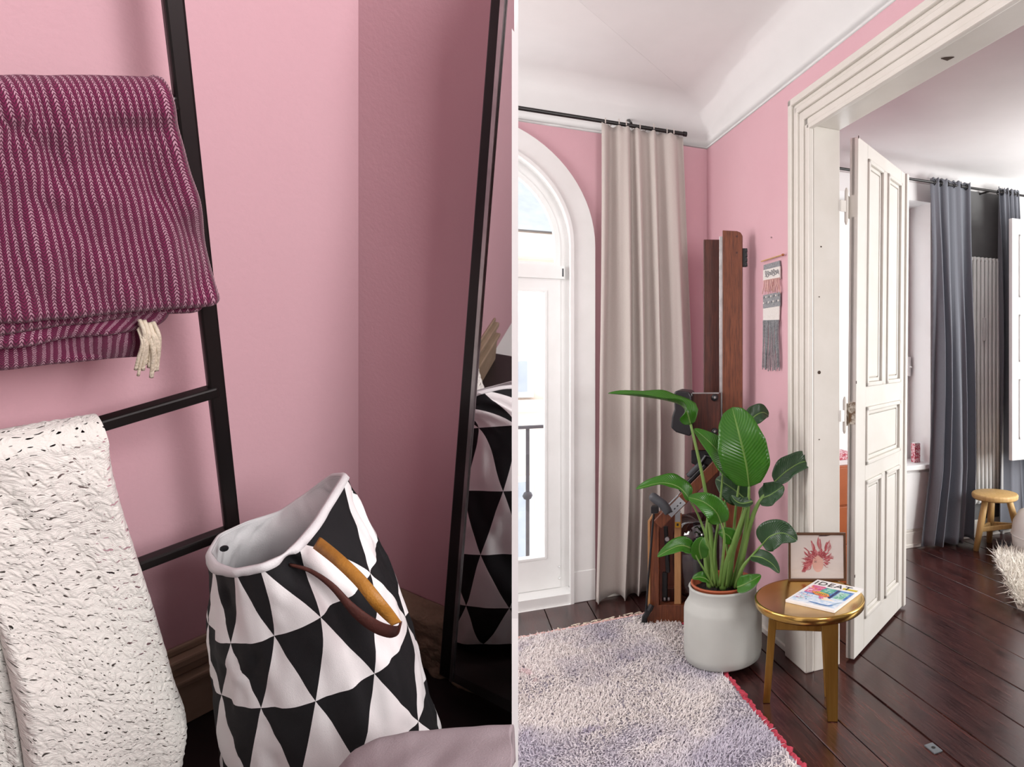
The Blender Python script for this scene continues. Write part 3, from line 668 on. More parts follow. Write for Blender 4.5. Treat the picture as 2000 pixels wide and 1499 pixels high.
# ---------------------------------------------------------------- shaggy rug
rc = A_([-.581, 3.849, 0.])
rdx = -nrm(A_([.59, .324, 0])); rdy = nrm(A_([.278, -.591, 0]))
RX, RY, RT = 1.75, 1.75, .018
rug = thing('shaggy_rug', 'pale mottled shaggy wool rug with a red selvedge', 'rug', rc+rdx*RX/2+rdy*RY/2)
MB().box(rc, rdx*RX, rdy*RY, Zv*RT).build('backing', mat('rug_backing_wool', '#a39da8', '#8f8995', 1), rug)
n = 60000; a_ = .012+.98*rng.random(n); b_ = .012+.98*rng.random(n)
pts = rc+np.outer(a_*RX, rdx)+np.outer(b_*RY, rdy)+Zv*(RT-.004)
lean = np.stack([vnoise(a_*9, b_*9, 5), vnoise(a_*9, b_*9, 6), 0*a_], 1)*1.6+rdy*.45
nn = np.tile(Zv, (n, 1))
tufts(pts, nn, .026, .0040, lean, .38, 11).build('pile', M['rug'], rug, kind='stuff')
def rope(p, q, r, n, wob, seed):
    g = np.random.default_rng(seed); t = np.linspace(0, 1, n)[:, None]; o = g.normal(0, wob, (n, 3)); o[:, 2] = np.abs(o[:, 2])*.5
    return A_(p)*(1-t)+A_(q)*t+o
MB().tube(rope(rc+Zv*.012, rc+rdy*RY+Zv*.012, .01, 240, .0035, 2), .011*np.random.default_rng(4).uniform(.7, 1.3, 240), 6).build('red_edge', M['red_yarn'], rug)
MB().tube(rope(rc-rdy*.016+Zv*.010, rc-rdy*.016+rdx*RX+Zv*.010, .01, 160, .003, 3), .009*np.random.default_rng(5).uniform(.7, 1.3, 160), 6).build('pink_edge', M['pink_yarn'], rug)
for i in range(26):
    t_ = .04+i*.026+random.uniform(-.006, .006) if i < 18 else random.uniform(.5, 1.6)
    p0 = rc-rdy*.02+rdx*t_+Zv*.010; L = random.uniform(.02, .05)
    MB().tube(spl([p0, p0-rdy*L*.6+rdx*random.uniform(-.03, .03)+Zv*.006, p0-rdy*L+rdx*random.uniform(-.04, .04)-Zv*.004], 7), .0035, 5).build('fringe_knot', M['cream_yarn'], rug)

# ---------------------------------------------------------------- rowing machine stood on end
rw = thing('rowing_machine', 'wooden rowing machine stood upright in the corner behind the plant', 'rowing machine', (-.5, 3.72, 0))
def rb_(name, u0, u1, v0, v1, Y0, Y1, m, par=rw, bev=.004):
    """board facing the viewer: extents read at its front depth Y0"""
    x0, x1 = (u0-CX)/F*Y0, (u1-CX)/F*Y0; z0, z1 = H+(CY-v1)/F*Y0, H+(CY-v0)/F*Y0
    return MB().abox(x0, x1, Y0, Y1, max(z0, .0), z1).build(name, M[m], par, bevel=bev)
x0, x1 = (1411-CX)/F*3.66, (1450-CX)/F*3.66; zt = H+(CY-450)/F*3.66
MB().prism([(x0, 3.66, .12), (x1, 3.66, .12), (x1, 3.66, zt-.03), (x1-.01, 3.66, zt-.012), (x1-.03, 3.66, zt-.004), (x0, 3.66, zt)], (0, .04, 0)).build('long_rail', M['walnut'], rw, bevel=.003)
rb_('long_rail', 1374, 1410, 468, 1140, 3.80, 3.84, 'walnut_d')
rb_('steel_track', 1405, 1411, 462, 1140, 3.67, 3.70, 'steel', bev=.001)
rb_('bumper', 1450, 1458, 485, 521, 3.67, 3.70, 'black_plastic', bev=.003)
for k in range(4): rb_('bumper_ridge', 1456, 1459.5, 485+k*9.2, 492+k*9.2, 3.665, 3.705, 'black_plastic', bev=.002)
for u, v in ((1439, 462), (1439, 494)):
    MB().lathe(at(u, v, 3.66), [(0, 0), (.006, 0), (.006, .0015), (0, .0015)], 10, ax=(A_([1., 0, 0]), Zv, A_([0, -1., 0]))).build('dowel', M['walnut_d'], rw)
rb_('seat_block', 1352, 1406, 768, 880, 3.60, 3.655, 'walnut_d')
rb_('seat_rail', 1352, 1404, 767, 769.5, 3.594, 3.60, 'steel', bev=0)
for v in (777, 843):
    MB().lathe(at(1396, v, 3.60), [(0, 0), (.019, 0), (.019, .010), (.010, .014), (0, .014)], 16, ax=(A_([1., 0, 0]), Zv, A_([0, -1., 0]))).build('roller', M['black_plastic'], rw, smooth=True)
    MB().lathe(at(1396, v, 3.584), [(0, 0), (.008, 0), (.006, .004), (0, .004)], 12, ax=(A_([1., 0, 0]), Zv, A_([0, -1., 0]))).build('roller_bolt', M['steel'], rw)
sp_ = [at(u, v, 3.52) for u, v in ((1316, 767), (1322, 763), (1346, 766), (1351, 775), (1351, 848), (1347, 853), (1320, 845), (1310, 836), (1312, 815), (1317, 800))]
MB().prism(sp_, (0, .20, 0)).build('seat_pad', M['black_plastic'], rw, bevel=.012, segs=3)
# foot board beam running down to the left
fa, fb = at(1400, 902, 3.62), at(1284, 1018, 3.62); fd = nrm(fb-fa); fn = nrm(np.cross(fd, A_([0, -1., 0])))
if fn[2] < 0: fn = -fn
MB().bar(fa-fn*.012, fb-fn*.012, .06, .10, fn).build('foot_beam', M['walnut'], rw, bevel=.004)
MB().box(fa+fd*.05+fn*.02-A_([0, .05, 0]), fd*.20, fn*.022, A_([0, .10, 0])).build('foot_plate', M['black_plastic'], rw, bevel=.006)
MB().box(fa+fd*.07+fn*.04-A_([0, .055, 0]), fd*.09, fn*.03, A_([0, .11, 0])).build('foot_strap', M['grey_plastic'], rw, bevel=.012, segs=3)
MB().tube([fa+fd*.0+fn*.03, fa+fd*.02+fn*.065, fa+fd*.10+fn*.05, fa+fd*.17+fn*.06], .012, 8).build('heel_cup', M['black_plastic'], rw)
sp2 = MB().box(fa+fd*.27+fn*.019-A_([0, .048, 0]), fd*.125, fn*.003, A_([0, .09, 0])).build('scale_plate', M['silver_panel'], rw)
sp3 = MB().box(fa+fd*.27-fn*.038-A_([0, .052, 0]), fd*.11, fn*.05, A_([0, .002, 0])).build('scale_plate', M['silver_panel'], rw)
for k in range(4): MB().box(fa+fd*(.285+k*.022)-fn*.02-A_([0, .0528, 0]), fd*.010, fn*.006, A_([0, .001, 0])).build('scale_mark', M['black_plastic'], sp3)
# handle
MB().tube(spl([at(1271, 968, 3.50), at(1283, 977, 3.49), at(1297, 988, 3.48), at(1306, 1003, 3.48)], 12), [.016, .0225, .024, .024, .024, .024, .024, .024, .024, .024, .0235, .02], 14).build('handle', M['grey_plastic'], rw, smooth=True)
rb_('handle_clip', 1271, 1285, 990, 1004, 3.48, 3.52, 'black_plastic')
# lower frame
def poly_board(name, px, Y, d, m, par=rw, bev=.003): return MB().prism([at(u, v, Y) for u, v in px], (0, d, 0)).build(name, M[m], par, bevel=bev)
YF = 3.635
poly_board('frame_upright', [(1268, 1185), (1268, 1020), (1278, 1004), (1300, 998), (1305, 1004), (1290, 1022), (1287, 1040), (1287, 1185)], YF, .035, 'walnut')
poly_board('frame_edge', [(1265, 1187), (1265, 1018), (1276, 1002), (1279, 1004), (1270, 1020), (1270, 1187)], YF-.004, .05, 'rowan')
poly_board('frame_upright', [(1317, 1185), (1317, 1010), (1330, 1004), (1330, 1185)], YF+.02, .03, 'rowan')
poly_board('foot_block', [(1264, 1218.5), (1264, 1208), (1273, 1196), (1274, 1183), (1340, 1183), (1340, 1218.5)], YF, .06, 'walnut')
poly_board('foot_block', [(1300, 1190), (1300, 1150), (1400, 1150), (1400, 1190)], YF+.12, .05, 'walnut_d')
poly_board('back_board', [(1287, 1186), (1287, 1010), (1400, 1000), (1400, 1186)], YF+.20, .02, 'walnut_d')
poly_board('inner_post', [(1293, 1183), (1293, 1120), (1303, 1120), (1303, 1183)], YF+.06, .03, 'black_plastic')
poly_board('inner_post', [(1300, 1120), (1296, 1030), (1303, 1030), (1308, 1120)], YF+.06, .03, 'black_plastic')
MB().lathe(at(1304, 1052, YF+.05), [(0, 0), (.012, 0), (.012, .02), (0, .02)], 12, ax=(A_([1., 0, 0]), Zv, A_([0, -1., 0]))).build('pulley', M['steel'], rw)
for u in (1296, 1304): rb_('pin', u, u+4, 1168, 1174, YF+.045, YF+.055, 'steel', bev=.001)
st_ = rb_('warning_label', 1318.5, 1328.5, 998, 1020, YF+.012, YF+.02, 'silver_panel', bev=0)
rb_('warning_label', 1318.5, 1328.5, 1020, 1031, YF+.012, YF+.02, 'yellow', bev=0)
rb_('warning_mark', 1321.5, 1325.5, 1023, 1028, YF+.0115, YF+.0125, 'black_plastic', par=st_, bev=0)
tk = at(1364, 1075, 3.78)
MB().lathe(tk, [(.0, -.24), (.10, -.24), (.135, -.2), (.145, -.05), (.145, .10), (.12, .17), (.08, .2), (0, .2)], 28).build('water_tank', M['tank'], rw, smooth=True)
MB().lathe(tk, [(0, -.21), (.03, -.21), (.03, .16), (0, .16)], 12).build('paddle_shaft', M['black_plastic'], rw)
MB().tube([at(1277, 1004, 3.60), at(1268, 1110, 3.60), at(1260, 1214, 3.61)], .006, 6).build('pull_strap', M['black_plastic'], rw)
MB().tube([at(1258, 1222, 3.64), at(1259, 1206, 3.62), at(1268, 1192, 3.61), at(1273, 1182, 3.62)], .016, 8).build('rubber_foot', M['black_plastic'], rw)
poly_board('top_link', [(1350, 880), (1350, 905), (1396, 930), (1404, 905), (1404, 880)], 3.62, .05, 'black_plastic')

# ---------------------------------------------------------------- planter and plant
pc = A_([-.235, 3.215, RT+.012])
pt = thing('ceramic_planter', 'pale grey ceramic planter standing on the rug edge', 'planter', pc)
MB().lathe(pc, [(0, 0), (.168, 0), (.183, .012), (.190, .05), (.190, .245), (.187, .262), (.168, .292), (.164, .305), (.164, .345), (.168, .352), (.160, .358), (.153, .352), (.153, .25), (0, .25)], 72).build('pot', M['pot'], pt, smooth=True)
MB().lathe(pc, [(.148, .28), (.151, .362), (.156, .364), (.157, .370), (.147, .371), (.143, .36), (.14, .32), (0, .32)], 60).build('nursery_pot', M['terracotta'], pt, smooth=True)
sb = MB(); P = []
for j in range(14):
    r = .14*j/13; P.append([pc+A_([r*math.cos(a), r*math.sin(a), .325+.02*random.random()]) for a in np.linspace(0, 2*math.pi, 40, endpoint=False)])
sb.grid(A_(P), closed=True).build('soil', M['soil'], pt, smooth=True)

pl = thing('strelitzia_plant', 'leafy bird-of-paradise plant growing in the grey planter', 'plant', pc+Zv*.335)
PY = 3.215
def leaf(pts, halfw, mat_, face, fold=.25, ruffle=.06, seed=0, wprof=None, n=26, m=11, par=pl):
    """pts: midrib as (u, v, depth) from stalk end to tip; halfw in metres; face: direction the blade looks"""
    mid = spl([at(*p) for p in pts], n); tg = np.gradient(mid, axis=0); tg /= np.linalg.norm(tg, axis=1)[:, None]
    P = np.zeros((n, m, 3)); UV = np.zeros((n, m, 2)); face = A_(face, float); g = np.random.default_rng(seed); ph = g.random(4)*6
    for i in range(n):
        s = i/(n-1); w = halfw*(math.sin(math.pi*min(1, s**.72*.98+.015))**.75)*(1-.12*s) if wprof is None else halfw*np.interp(s, *wprof)
        sd = nrm(np.cross(tg[i], face)); nm = nrm(np.cross(sd, tg[i]))
        for k in range(m):
            c = k/(m-1)*2-1
            P[i, k] = mid[i]+sd*w*c*(1-.1*abs(c)*fold)+nm*(w*fold*(abs(c)**1.4)+w*ruffle*math.sin(s*17+ph[0]+c*2)*abs(c)**2)
            UV[i, k] = (k/(m-1), s)
    l = MB().grid(P).build('leaf', M[mat_], par, smooth=True, solid=.0012, uvg=UV)
    MB().tube(mid[:-1]-0*Zv, np.linspace(.0042, .0012, n-1), 6).build('midrib', M['stem'], l, smooth=True)
    return l
def stem(pts, r0, r1): return MB().tube(spl([at(*p) for p in pts], 18), np.linspace(r0, r1, 18), 8).build('stem', M['stem'], pl, smooth=True)
Fc = (0.1, -1, .25)
leaf([(1349, 829, 3.12), (1335, 795, 3.10), (1300, 782, 3.06), (1245, 774, 3.0), (1188, 769, 2.95)], .062, 'leaf_a', (-.25, -.35, .9), .5, .10, 1)
stem([(1393, 1140, 3.2), (1388, 1040, 3.18), (1375, 945, 3.15), (1349, 829, 3.12)], .013, .006)
leaf([(1463, 951, 3.12), (1457, 905, 3.09), (1444, 850, 3.09), (1430, 796, 3.16)], .118, 'leaf_a', (.02, -1, .1), .18, .04, 2, ([0, .08, .3, .55, .8, .93, 1], [.05, .5, .98, 1, .72, .4, .02]))
stem([(1432, 1145, 3.2), (1452, 1060, 3.16), (1461, 1000, 3.13), (1463, 950, 3.12)], .014, .006)
leaf([(1446, 934, 3.16), (1420, 905, 3.14), (1390, 868, 3.14), (1356, 838, 3.18)], .075, 'leaf_a', (.5, -.8, .4), .3, .05, 3)
stem([(1428, 1145, 3.24), (1434, 1030, 3.22), (1440, 970, 3.18), (1446, 934, 3.16)], .009, .004)
leaf([(1462, 826, 3.34), (1476, 812, 3.36), (1490, 806, 3.38), (1501, 812, 3.42)], .055, 'leaf_b', (.2, -.9, .5), .4, .1, 4)
stem([(1430, 1140, 3.28), (1415, 1000, 3.30), (1440, 880, 3.32), (1462, 826, 3.34)], .008, .004)
leaf([(1513, 942, 3.18), (1540, 918, 3.16), (1572, 902, 3.15), (1606, 908, 3.18)], .068, 'leaf_b', (-.1, -.75, .7), .35, .09, 5)
leaf([(1484, 975, 3.16), (1503, 968, 3.14), (1520, 957, 3.12), (1531, 950, 3.12)], .062, 'leaf_b', (.1, -.85, .55), .4, .14, 6)
leaf([(1470, 980, 3.12), (1450, 984, 3.10), (1437, 979, 3.10), (1428, 968, 3.12)], .03, 'leaf_b', (.1, -.7, .7), .4, .14, 16)
stem([(1440, 1145, 3.18), (1456, 1060, 3.15), (1478, 990, 3.15), (1513, 942, 3.18)], .018, .006)
leaf([(1346, 975, 3.08), (1325, 952, 3.05), (1290, 944, 3.02), (1242, 956, 2.98)], .055, 'leaf_a', (-.1, -.5, .85), .45, .09, 7)
stem([(1398, 1145, 3.16), (1385, 1070, 3.12), (1365, 1010, 3.10), (1346, 975, 3.08)], .008, .004)
leaf([(1408, 1022, 3.06), (1398, 1000, 3.04), (1372, 980, 3.02), (1344, 972, 3.02)], .06, 'leaf_a', (-.2, -.8, .6), .35, .06, 8)
stem([(1405, 1145, 3.12), (1413, 1080, 3.09), (1414, 1045, 3.07), (1408, 1022, 3.06)], .008, .004)
leaf([(1455, 975, 3.30), (1438, 960, 3.28), (1416, 945, 3.28), (1398, 936, 3.3)], .075, 'leaf_b', (.0, -1, .3), .2, .05, 9)
stem([(1415, 1140, 3.3), (1432, 1060, 3.32), (1448, 1010, 3.31), (1455, 975, 3.30)], .008, .004)
leaf([(1489, 1064, 3.06), (1505, 1048, 3.03), (1530, 1042, 3.01), (1557, 1056, 3.02)], .074, 'leaf_b', (-.1, -.9, .45), .25, .05, 10)
stem([(1437, 1148, 3.14), (1450, 1110, 3.1), (1470, 1085, 3.08), (1489, 1064, 3.06)], .012, .004)
leaf([(1468, 1087, 3.08), (1488, 1090, 3.04), (1508, 1102, 3.02), (1522, 1120, 3.0)], .038, 'leaf_b', (.1, -.8, .6), .35, .07, 11)
leaf([(1354, 1074, 3.06), (1332, 1066, 3.03), (1308, 1074, 3.0), (1284, 1088, 2.98)], .042, 'leaf_a', (-.1, -.8, .6), .35, .06, 12)
stem([(1392, 1145, 3.12), (1378, 1118, 3.08), (1362, 1092, 3.06), (1354, 1074, 3.06)], .006, .003)
leaf([(1370, 1092, 3.08), (1366, 1075, 3.06), (1367, 1062, 3.05), (1374, 1050, 3.06)], .045, 'leaf_a', (.2, -1, .1), .3, .05, 13)
leaf([(1440, 1148, 3.05), (1455, 1142, 3.03), (1470, 1134, 3.03), (1486, 1124, 3.06)], .042, 'leaf_a', (0, -.8, .6), .3, .06, 14)
leaf([(1384, 1136, 3.1), (1376, 1130, 3.08), (1364, 1128, 3.07), (1352, 1131, 3.06)], .032, 'leaf_a', (0, -.6, .8), .3, .06, 15)
leaf([(1432, 1060, 3.14), (1424, 1048, 3.13), (1414, 1042, 3.12), (1403, 1040, 3.12)], .04, 'leaf_a', (.1, -.9, .4), .3, .06, 17)
stem([(1418, 1145, 3.13), (1424, 1100, 3.13), (1430, 1075, 3.14), (1432, 1060, 3.14)], .006, .003)
for pts_, r_ in (([(1388, 1148, 3.22), (1380, 1090, 3.2), (1381, 1040, 3.2), (1384, 1000, 3.2)], .02), ([(1412, 1150, 3.17), (1420, 1100, 3.14), (1440, 1040, 3.12), (1458, 990, 3.12)], .019), ([(1422, 1150, 3.22), (1430, 1080, 3.2), (1448, 1030, 3.2), (1455, 1000, 3.2)], .02), ([(1402, 1148, 3.2), (1396, 1080, 3.18), (1404, 1010, 3.18), (1413, 910, 3.17)], .011)):
    stem(pts_, r_, r_*.35)

# ---------------------------------------------------------------- woven wall hanging
wh = thing('woven_wall_hanging', 'small woven wall hanging with pink and grey fringe on the pink wall', 'wall hanging', hit(1507, 610, PA(0, 0, 0), KB))
def wp(u, v, q=-.006): return hit(u, v, PA(0, q, 0), KB)
MB().tube([wp(1487, 511, -.014), wp(1531, 497, -.014)], .0035, 8).build('hanging_rod', M['oak'], wh)
MB().lathe(wp(1529, 498, -.014), [(0, -.007), (.006, -.004), (.007, 0), (.006, .004), (0, .007)], 10).build('rod_knob', M['terracotta'], wh, smooth=True)
def wband(name, tl, tr, br, bl_, m, q=-.012, d=.008): return MB().prism([wp(*tl, q) for tl in (tl, tr, br, bl_)], KB*d).build(name, M[m], wh, bevel=.002)
wband('heading', (1491, 518), (1522, 509), (1523, 521), (1491, 528), 'grey_yarn', -.010)
wband('white_band', (1490, 528), (1523, 520), (1523, 545), (1490, 549), 'white_yarn')
ptsL = []
for i in range(70):
    f_ = i/69; ptsL.append(wp(1494+27*f_+2.2*math.sin(f_*44), 536-6*f_+4.5*math.sin(f_*44+1.3)*(1+.5*math.sin(f_*13)), -.015))
MB().tube(ptsL, .0016, 5).build('yarn_script', M['grey_yarn'], wh)
def fringe(name, u0, u1, v0, v1, n, m, dv0, dv1, q=-.016, r=.0028, spread=3):
    for i in range(n):
        f_ = (i+.5)/n; u = u0+(u1-u0)*f_; a = v0+dv0*f_; b = v1+dv1*f_+random.uniform(-4, 4); dx = (f_-.5)*spread*2+random.uniform(-2, 2)
        qq = q+random.uniform(-.004, .003)
        MB().tube(spl([wp(u, a, q), wp(u+random.uniform(-1, 1), a*.6+b*.4, qq), wp(u+dx*.7, a*.25+b*.75, qq), wp(u+dx, b, qq+.003)], 8), r*random.uniform(.8, 1.25), 5).build(name, M[m], wh)
fringe('pink_tassel', 1491, 1523, 548, 573, 16, 'pink_yarn', -6, -3, spread=2)
wband('grey_band', (1490, 577), (1523, 570), (1523, 598), (1490, 603), 'grey_yarn')
for k in range(14):
    u = 1492+(k % 7)*4.8; v = 582+(k//7)*11-.18*(u-1490)
    MB().lathe(wp(u, v, -.013), [(0, -.006), (.005, -.004), (.006, 0), (.005, .004), (0, .006)], 8).build('knot', M['white_yarn'] if k % 2 else M['grey_yarn'], wh, smooth=True)
wband('white_band', (1490, 603), (1522, 598), (1521, 626), (1490, 628), 'white_yarn')
fringe('grey_tassel', 1490, 1521, 626, 722, 26, 'grey_yarn', -1, -1, r=.0026, spread=3)
nl = tag(MB().lathe(PA(0, 0, 0)+(hit(1507, 464, PA(0, 0, 0), KB)-PA(0, 0, 0)), [(0, 0), (.004, 0), (.004, .004), (0, .004)], 8, ax=(KA, Zv, -KB)).build('wall_nail', M['steel']), 'tiny nail in the pink wall above the woven hanging', 'nail')

# ---------------------------------------------------------------- brass stool
sx = A_([.168, 2.87, 0.]); SZ = .45
bs = thing('brass_stool', 'round brass-topped stool with brass legs beside the planter', 'stool', sx)
MB().lathe(sx, [(0, SZ-.03), (.226, SZ-.03), (.233, SZ-.036), (.238, SZ-.03), (.240, SZ-.006), (.235, SZ), (.228, SZ-.003), (0, SZ-.003)], 96).build('seat', M['brass'], bs, smooth=True)
legs = [((1497, 1372), (-.155, .01)), ((1626, 1408), (.075, -.14)), ((1619, 1362), (.08, .13))]
LF = []
for (u, v), (dx, dy) in legs:
    b = on_floor(u, v); tpt = sx+A_([dx, dy, SZ-.03]); dr = nrm(A_([dx, dy, 0])); LF.append((b, tpt))
    pr = nrm(A_([-dr[1], dr[0], 0])); w0, w1 = .034, .05
    if v == 1372: dr, pr, w0, w1 = A_([0, 1., 0]), A_([1., 0, 0]), .03, .036
    if v == 1408: dr, pr, w0, w1 = A_([0, 1., 0]), A_([1., 0, 0]), .042, .072
    V = [b-pr*w0/2-dr*.012, b+pr*w0/2-dr*.012, b+pr*w0/2+dr*.012, b-pr*w0/2+dr*.012]+[tpt-pr*w1/2-dr*.014, tpt+pr*w1/2-dr*.014, tpt+pr*w1/2+dr*.014, tpt-pr*w1/2+dr*.014]
    MB().add(V, [(0, 3, 2, 1), (4, 5, 6, 7), (0, 1, 5, 4), (1, 2, 6, 5), (2, 3, 7, 6), (3, 0, 4, 7)]).build('leg', M['brass_leg'], bs, bevel=.003)
lv = lambda i, z: LF[i][0]+(LF[i][1]-LF[i][0])*(z/(SZ-.03))
MB().bar(lv(0, .325), (lv(1, .325)+lv(2, .325))/2, .04, .02, Zv).build('stretcher', M['brass_leg'], bs, bevel=.003)
MB().bar(lv(1, .325), lv(2, .325), .04, .02, Zv).build('stretcher', M['brass_leg'], bs, bevel=.003)

# ---------------------------------------------------------------- framed photograph on the stool
TZ = SZ-.003
f0 = hit(1540, 1136, A_([0, 0, TZ]), Zv); f1 = hit(1653, 1136, A_([0, 0, TZ]), Zv)
FX = nrm(f1-f0); FW = np.linalg.norm(f1-f0); FUp = nrm(A_([-.0, .10, 1.])); FN = nrm(np.cross(FX, FUp)); FH = .221
if FN[1] > 0: FN = -FN
pf = thing('picture_frame', 'bronze-framed photograph leaning on the brass stool', 'picture frame', f0)
fw = .011
for a, b, c, d in ((0, FW, 0, fw), (0, FW, FH-fw, FH), (0, fw, fw, FH-fw), (FW-fw, FW, fw, FH-fw)):
    MB().box(f0+FX*a+FUp*c, FX*(b-a), FUp*(d-c), -FN*.018).build('frame_bar', M['bronze'] if 'bronze' in M else M.setdefault('bronze', mat('dull_bronze', '#6b4d36', '#54392a', .4, .5)), pf, bevel=.002)
MB().box(f0+FX*fw+FUp*fw-FN*.010, FX*(FW-2*fw), FUp*(FH-2*fw), -FN*.006).build('backing', M['walnut_d'], pf)
PM = [mat('photo_paper', '#e2d8d2', '#d8ccc6', .6, scale=8), mat('photo_skin', '#e3b4a6', '#d9a596', .6), mat('photo_hair', '#b94a50', '#9c3340', .6, scale=60), mat('photo_hair_light', '#d4878a', '#c9686e', .6, scale=60), mat('photo_dark', '#4b2a2c', '#3b2022', .6)]
iw, ih = FW-2*fw, FH-2*fw; io = f0+FX*fw+FUp*fw-FN*.0095
pr_ = MB(); lay = [0]
def pp2(x, y, k): return io+FX*x*iw+FUp*y*ih+FN*(.0004+.00004*k)
def flat(pts, mi):
    lay[0] += 1; k = lay[0] % 60; V = [pp2(x, y, k) for x, y in pts]; pr_.add(V, [tuple(range(len(V)))], mi)
def stroke(pts, w, mi):
    c = spl([(x, y, 0) for x, y in pts], 12)[:, :2]; lay[0] += 1; k = lay[0] % 60
    tg = np.gradient(c, axis=0); nn = np.stack([-tg[:, 1], tg[:, 0]], 1); nn /= np.linalg.norm(nn, axis=1)[:, None]+1e-9
    ww = w*np.sin(np.linspace(.5, 2.9, 12))[:, None]; L_ = c+nn*ww; R_ = c-nn*ww
    V = [pp2(*q, k) for q in L_]+[pp2(*q, k) for q in R_]; pr_.add(V, [(i, i+1, 12+i+1, 12+i) for i in range(11)], mi)
flat([(0, 0), (1, 0), (1, 1), (0, 1)], 0)
rs = random.Random(3)
flat([(.52, .965), (.68, .97), (.76, .995), (.55, .995)], 4)
for i in range(150):      # tangled hair spread out round the head
    a = rs.uniform(-.35, math.pi+.5); r0 = rs.uniform(.12, .2); r1 = rs.uniform(.2, .33)
    cx_, cy_ = .515, .37; e = rs.uniform(-.25, .25)
    if a < .2: r1 *= .75
    x0_, y0_ = cx_+.85*r0*math.cos(a), cy_+1.05*r0*math.sin(a); x1_, y1_ = cx_+r1*math.cos(a+e), max(.14, cy_+r1*1.05*math.sin(a+e))
    stroke([(x0_, y0_), ((x0_+x1_)/2+rs.uniform(-.04, .04), (y0_+y1_)/2+rs.uniform(-.04, .04)), (x1_, y1_)], rs.uniform(.004, .011), 2 if rs.random() < .62 else 3)
for bx, by, tx, ty in ((.43, .62, .38, .88), (.44, .62, .43, .80), (.55, .66, .51, .94), (.57, .64, .55, .92), (.65, .62, .70, .84), (.66, .62, .74, .87), (.70, .6, .76, .80), (.36, .55, .26, .70), (.34, .5, .25, .62)):
    for k in range(4): stroke([(bx, by), ((bx+tx)/2+rs.uniform(-.03, .03), (by+ty)/2), (tx+rs.uniform(-.02, .02), ty+rs.uniform(-.02, .02))], .007, 2 if k % 2 else 3)
for k in range(26): stroke([(.42+rs.uniform(-.04, .04), .45+rs.uniform(-.1, .1)), (.32+rs.uniform(-.04, .04), .3+rs.uniform(-.05, .05)), (.22+rs.uniform(-.02, .06), .14+rs.uniform(-.01, .05))], .01, 2 if k % 3 else 3)
flat([(.515+.105*math.cos(a), .335+.19*math.sin(a)) for a in np.linspace(0, 2*math.pi, 28)], 1)
for k in range(22): a = rs.uniform(.5, 2.6); stroke([(.515+.12*math.cos(a), .345+.20*math.sin(a)), (.515+.08*math.cos(a+.2), .36+.19*math.sin(a+.2)), (.515+.04*math.cos(a+.3), .38+.17*math.sin(a+.3))], .008, 2)
for ex in (.468, .562):
    stroke([(ex-.025, .375), (ex, .385), (ex+.025, .375)], .008, 4); stroke([(ex-.026, .41), (ex, .42), (ex+.026, .41)], .006, 2)
stroke([(.515, .36), (.510, .32), (.520, .30)], .004, 3); stroke([(.47, .245), (.515, .225), (.555, .245)], .012, 2); stroke([(.48, .243), (.515, .232), (.548, .243)], .004, 0)
flat([(.1, .13), (.3, .15), (.42, .19), (.6, .175), (.85, .14), (.85, .10), (.1, .08)], 0)
pr_.build('photograph', PM, pf)
MB().box(io+FN*.004, FX*iw, FUp*ih, FN*.0015).build('glass', M['picture_glass'], pf)
MB().prism([f0+FX*FW*.45-FN*.018+FUp*.12, f0+FX*FW*.55-FN*.018+FUp*.12, f0+FX*FW*.55-FN*.02+FUp*.11, f0+FX*FW*.45-FN*.02+FUp*.11], -FN*.02-Zv*.0).build('easel_back', M['walnut_d'], pf)

# ---------------------------------------------------------------- magazine
mz = TZ+.0105
mc = [hit(u, v, A_([0, 0, mz]), Zv) for u, v in ((1534, 1172), (1583, 1132), (1677, 1147), (1632, 1194))]
mo = mc[0]; mx_ = nrm(mc[3]-mc[0]); my_ = nrm(np.cross(Zv, mx_)); MW, MHh = .232, .297
mg = thing('magazine', 'glossy design magazine lying on the brass stool', 'magazine', mo-Zv*.01)
MB().box(mo-Zv*.0105, mx_*MW, my_*MHh, Zv*.0095).build('pages', M['paper'], mg, bevel=.001)
MB().box(mo-Zv*.001, mx_*MW, my_*MHh, Zv*.001).build('cover', M['paper'], mg)
MC = [mat('print_'+n, a, b, .4, scale=40, contrast=2) for n, a, b in (('pink', '#c8457c', '#e391b3'), ('teal', '#2f8f7c', '#7fd0b8'), ('blue', '#3f6fb8', '#6aa0d8'), ('orange', '#e8a94a', '#d05f3c'), ('pale_blue', '#bcd4ea', '#e7eef5'), ('yellow', '#d9c52c', '#cdb718'), ('rose', '#f2c4cf', '#f6dfe4'), ('navy', '#27407c', '#1d2f60'), ('mint', '#bfe6d6', '#8fcbb2'), ('cream', '#f0dcc6', '#f7ecdd'))]
cp = MB(); cl_ = [0]
def cq(pts, mi):
    cl_[0] += 1; V = [mo+mx_*x*MW+my_*y*MHh+Zv*(.0003+.00002*cl_[0]) for x, y in pts]; cp.add(V, [tuple(range(len(V)))], mi)
def cr(x0, x1, y0, y1, mi): cq([(x0, y0), (x1, y0), (x1, y1), (x0, y1)], mi)
cr(.04, .96, .06, .42, 4); cr(.10, .96, .40, .74, 2); cr(.08, .34, .44, .76, 0); cr(.34, .60, .46, .74, 1); cr(.62, .68, .36, .74, 7); cr(.70, .90, .40, .68, 8); cr(.66, .96, .80, .87, 5)
for i in range(26):
    x, y, r = rs.uniform(.08, .34), rs.uniform(.46, .74), rs.uniform(.02, .05); cq([(x+r*math.cos(a), y+r*.7*math.sin(a)) for a in np.linspace(0, 6.28, 9)[:-1]], rs.choice((0, 6, 0, 3)))
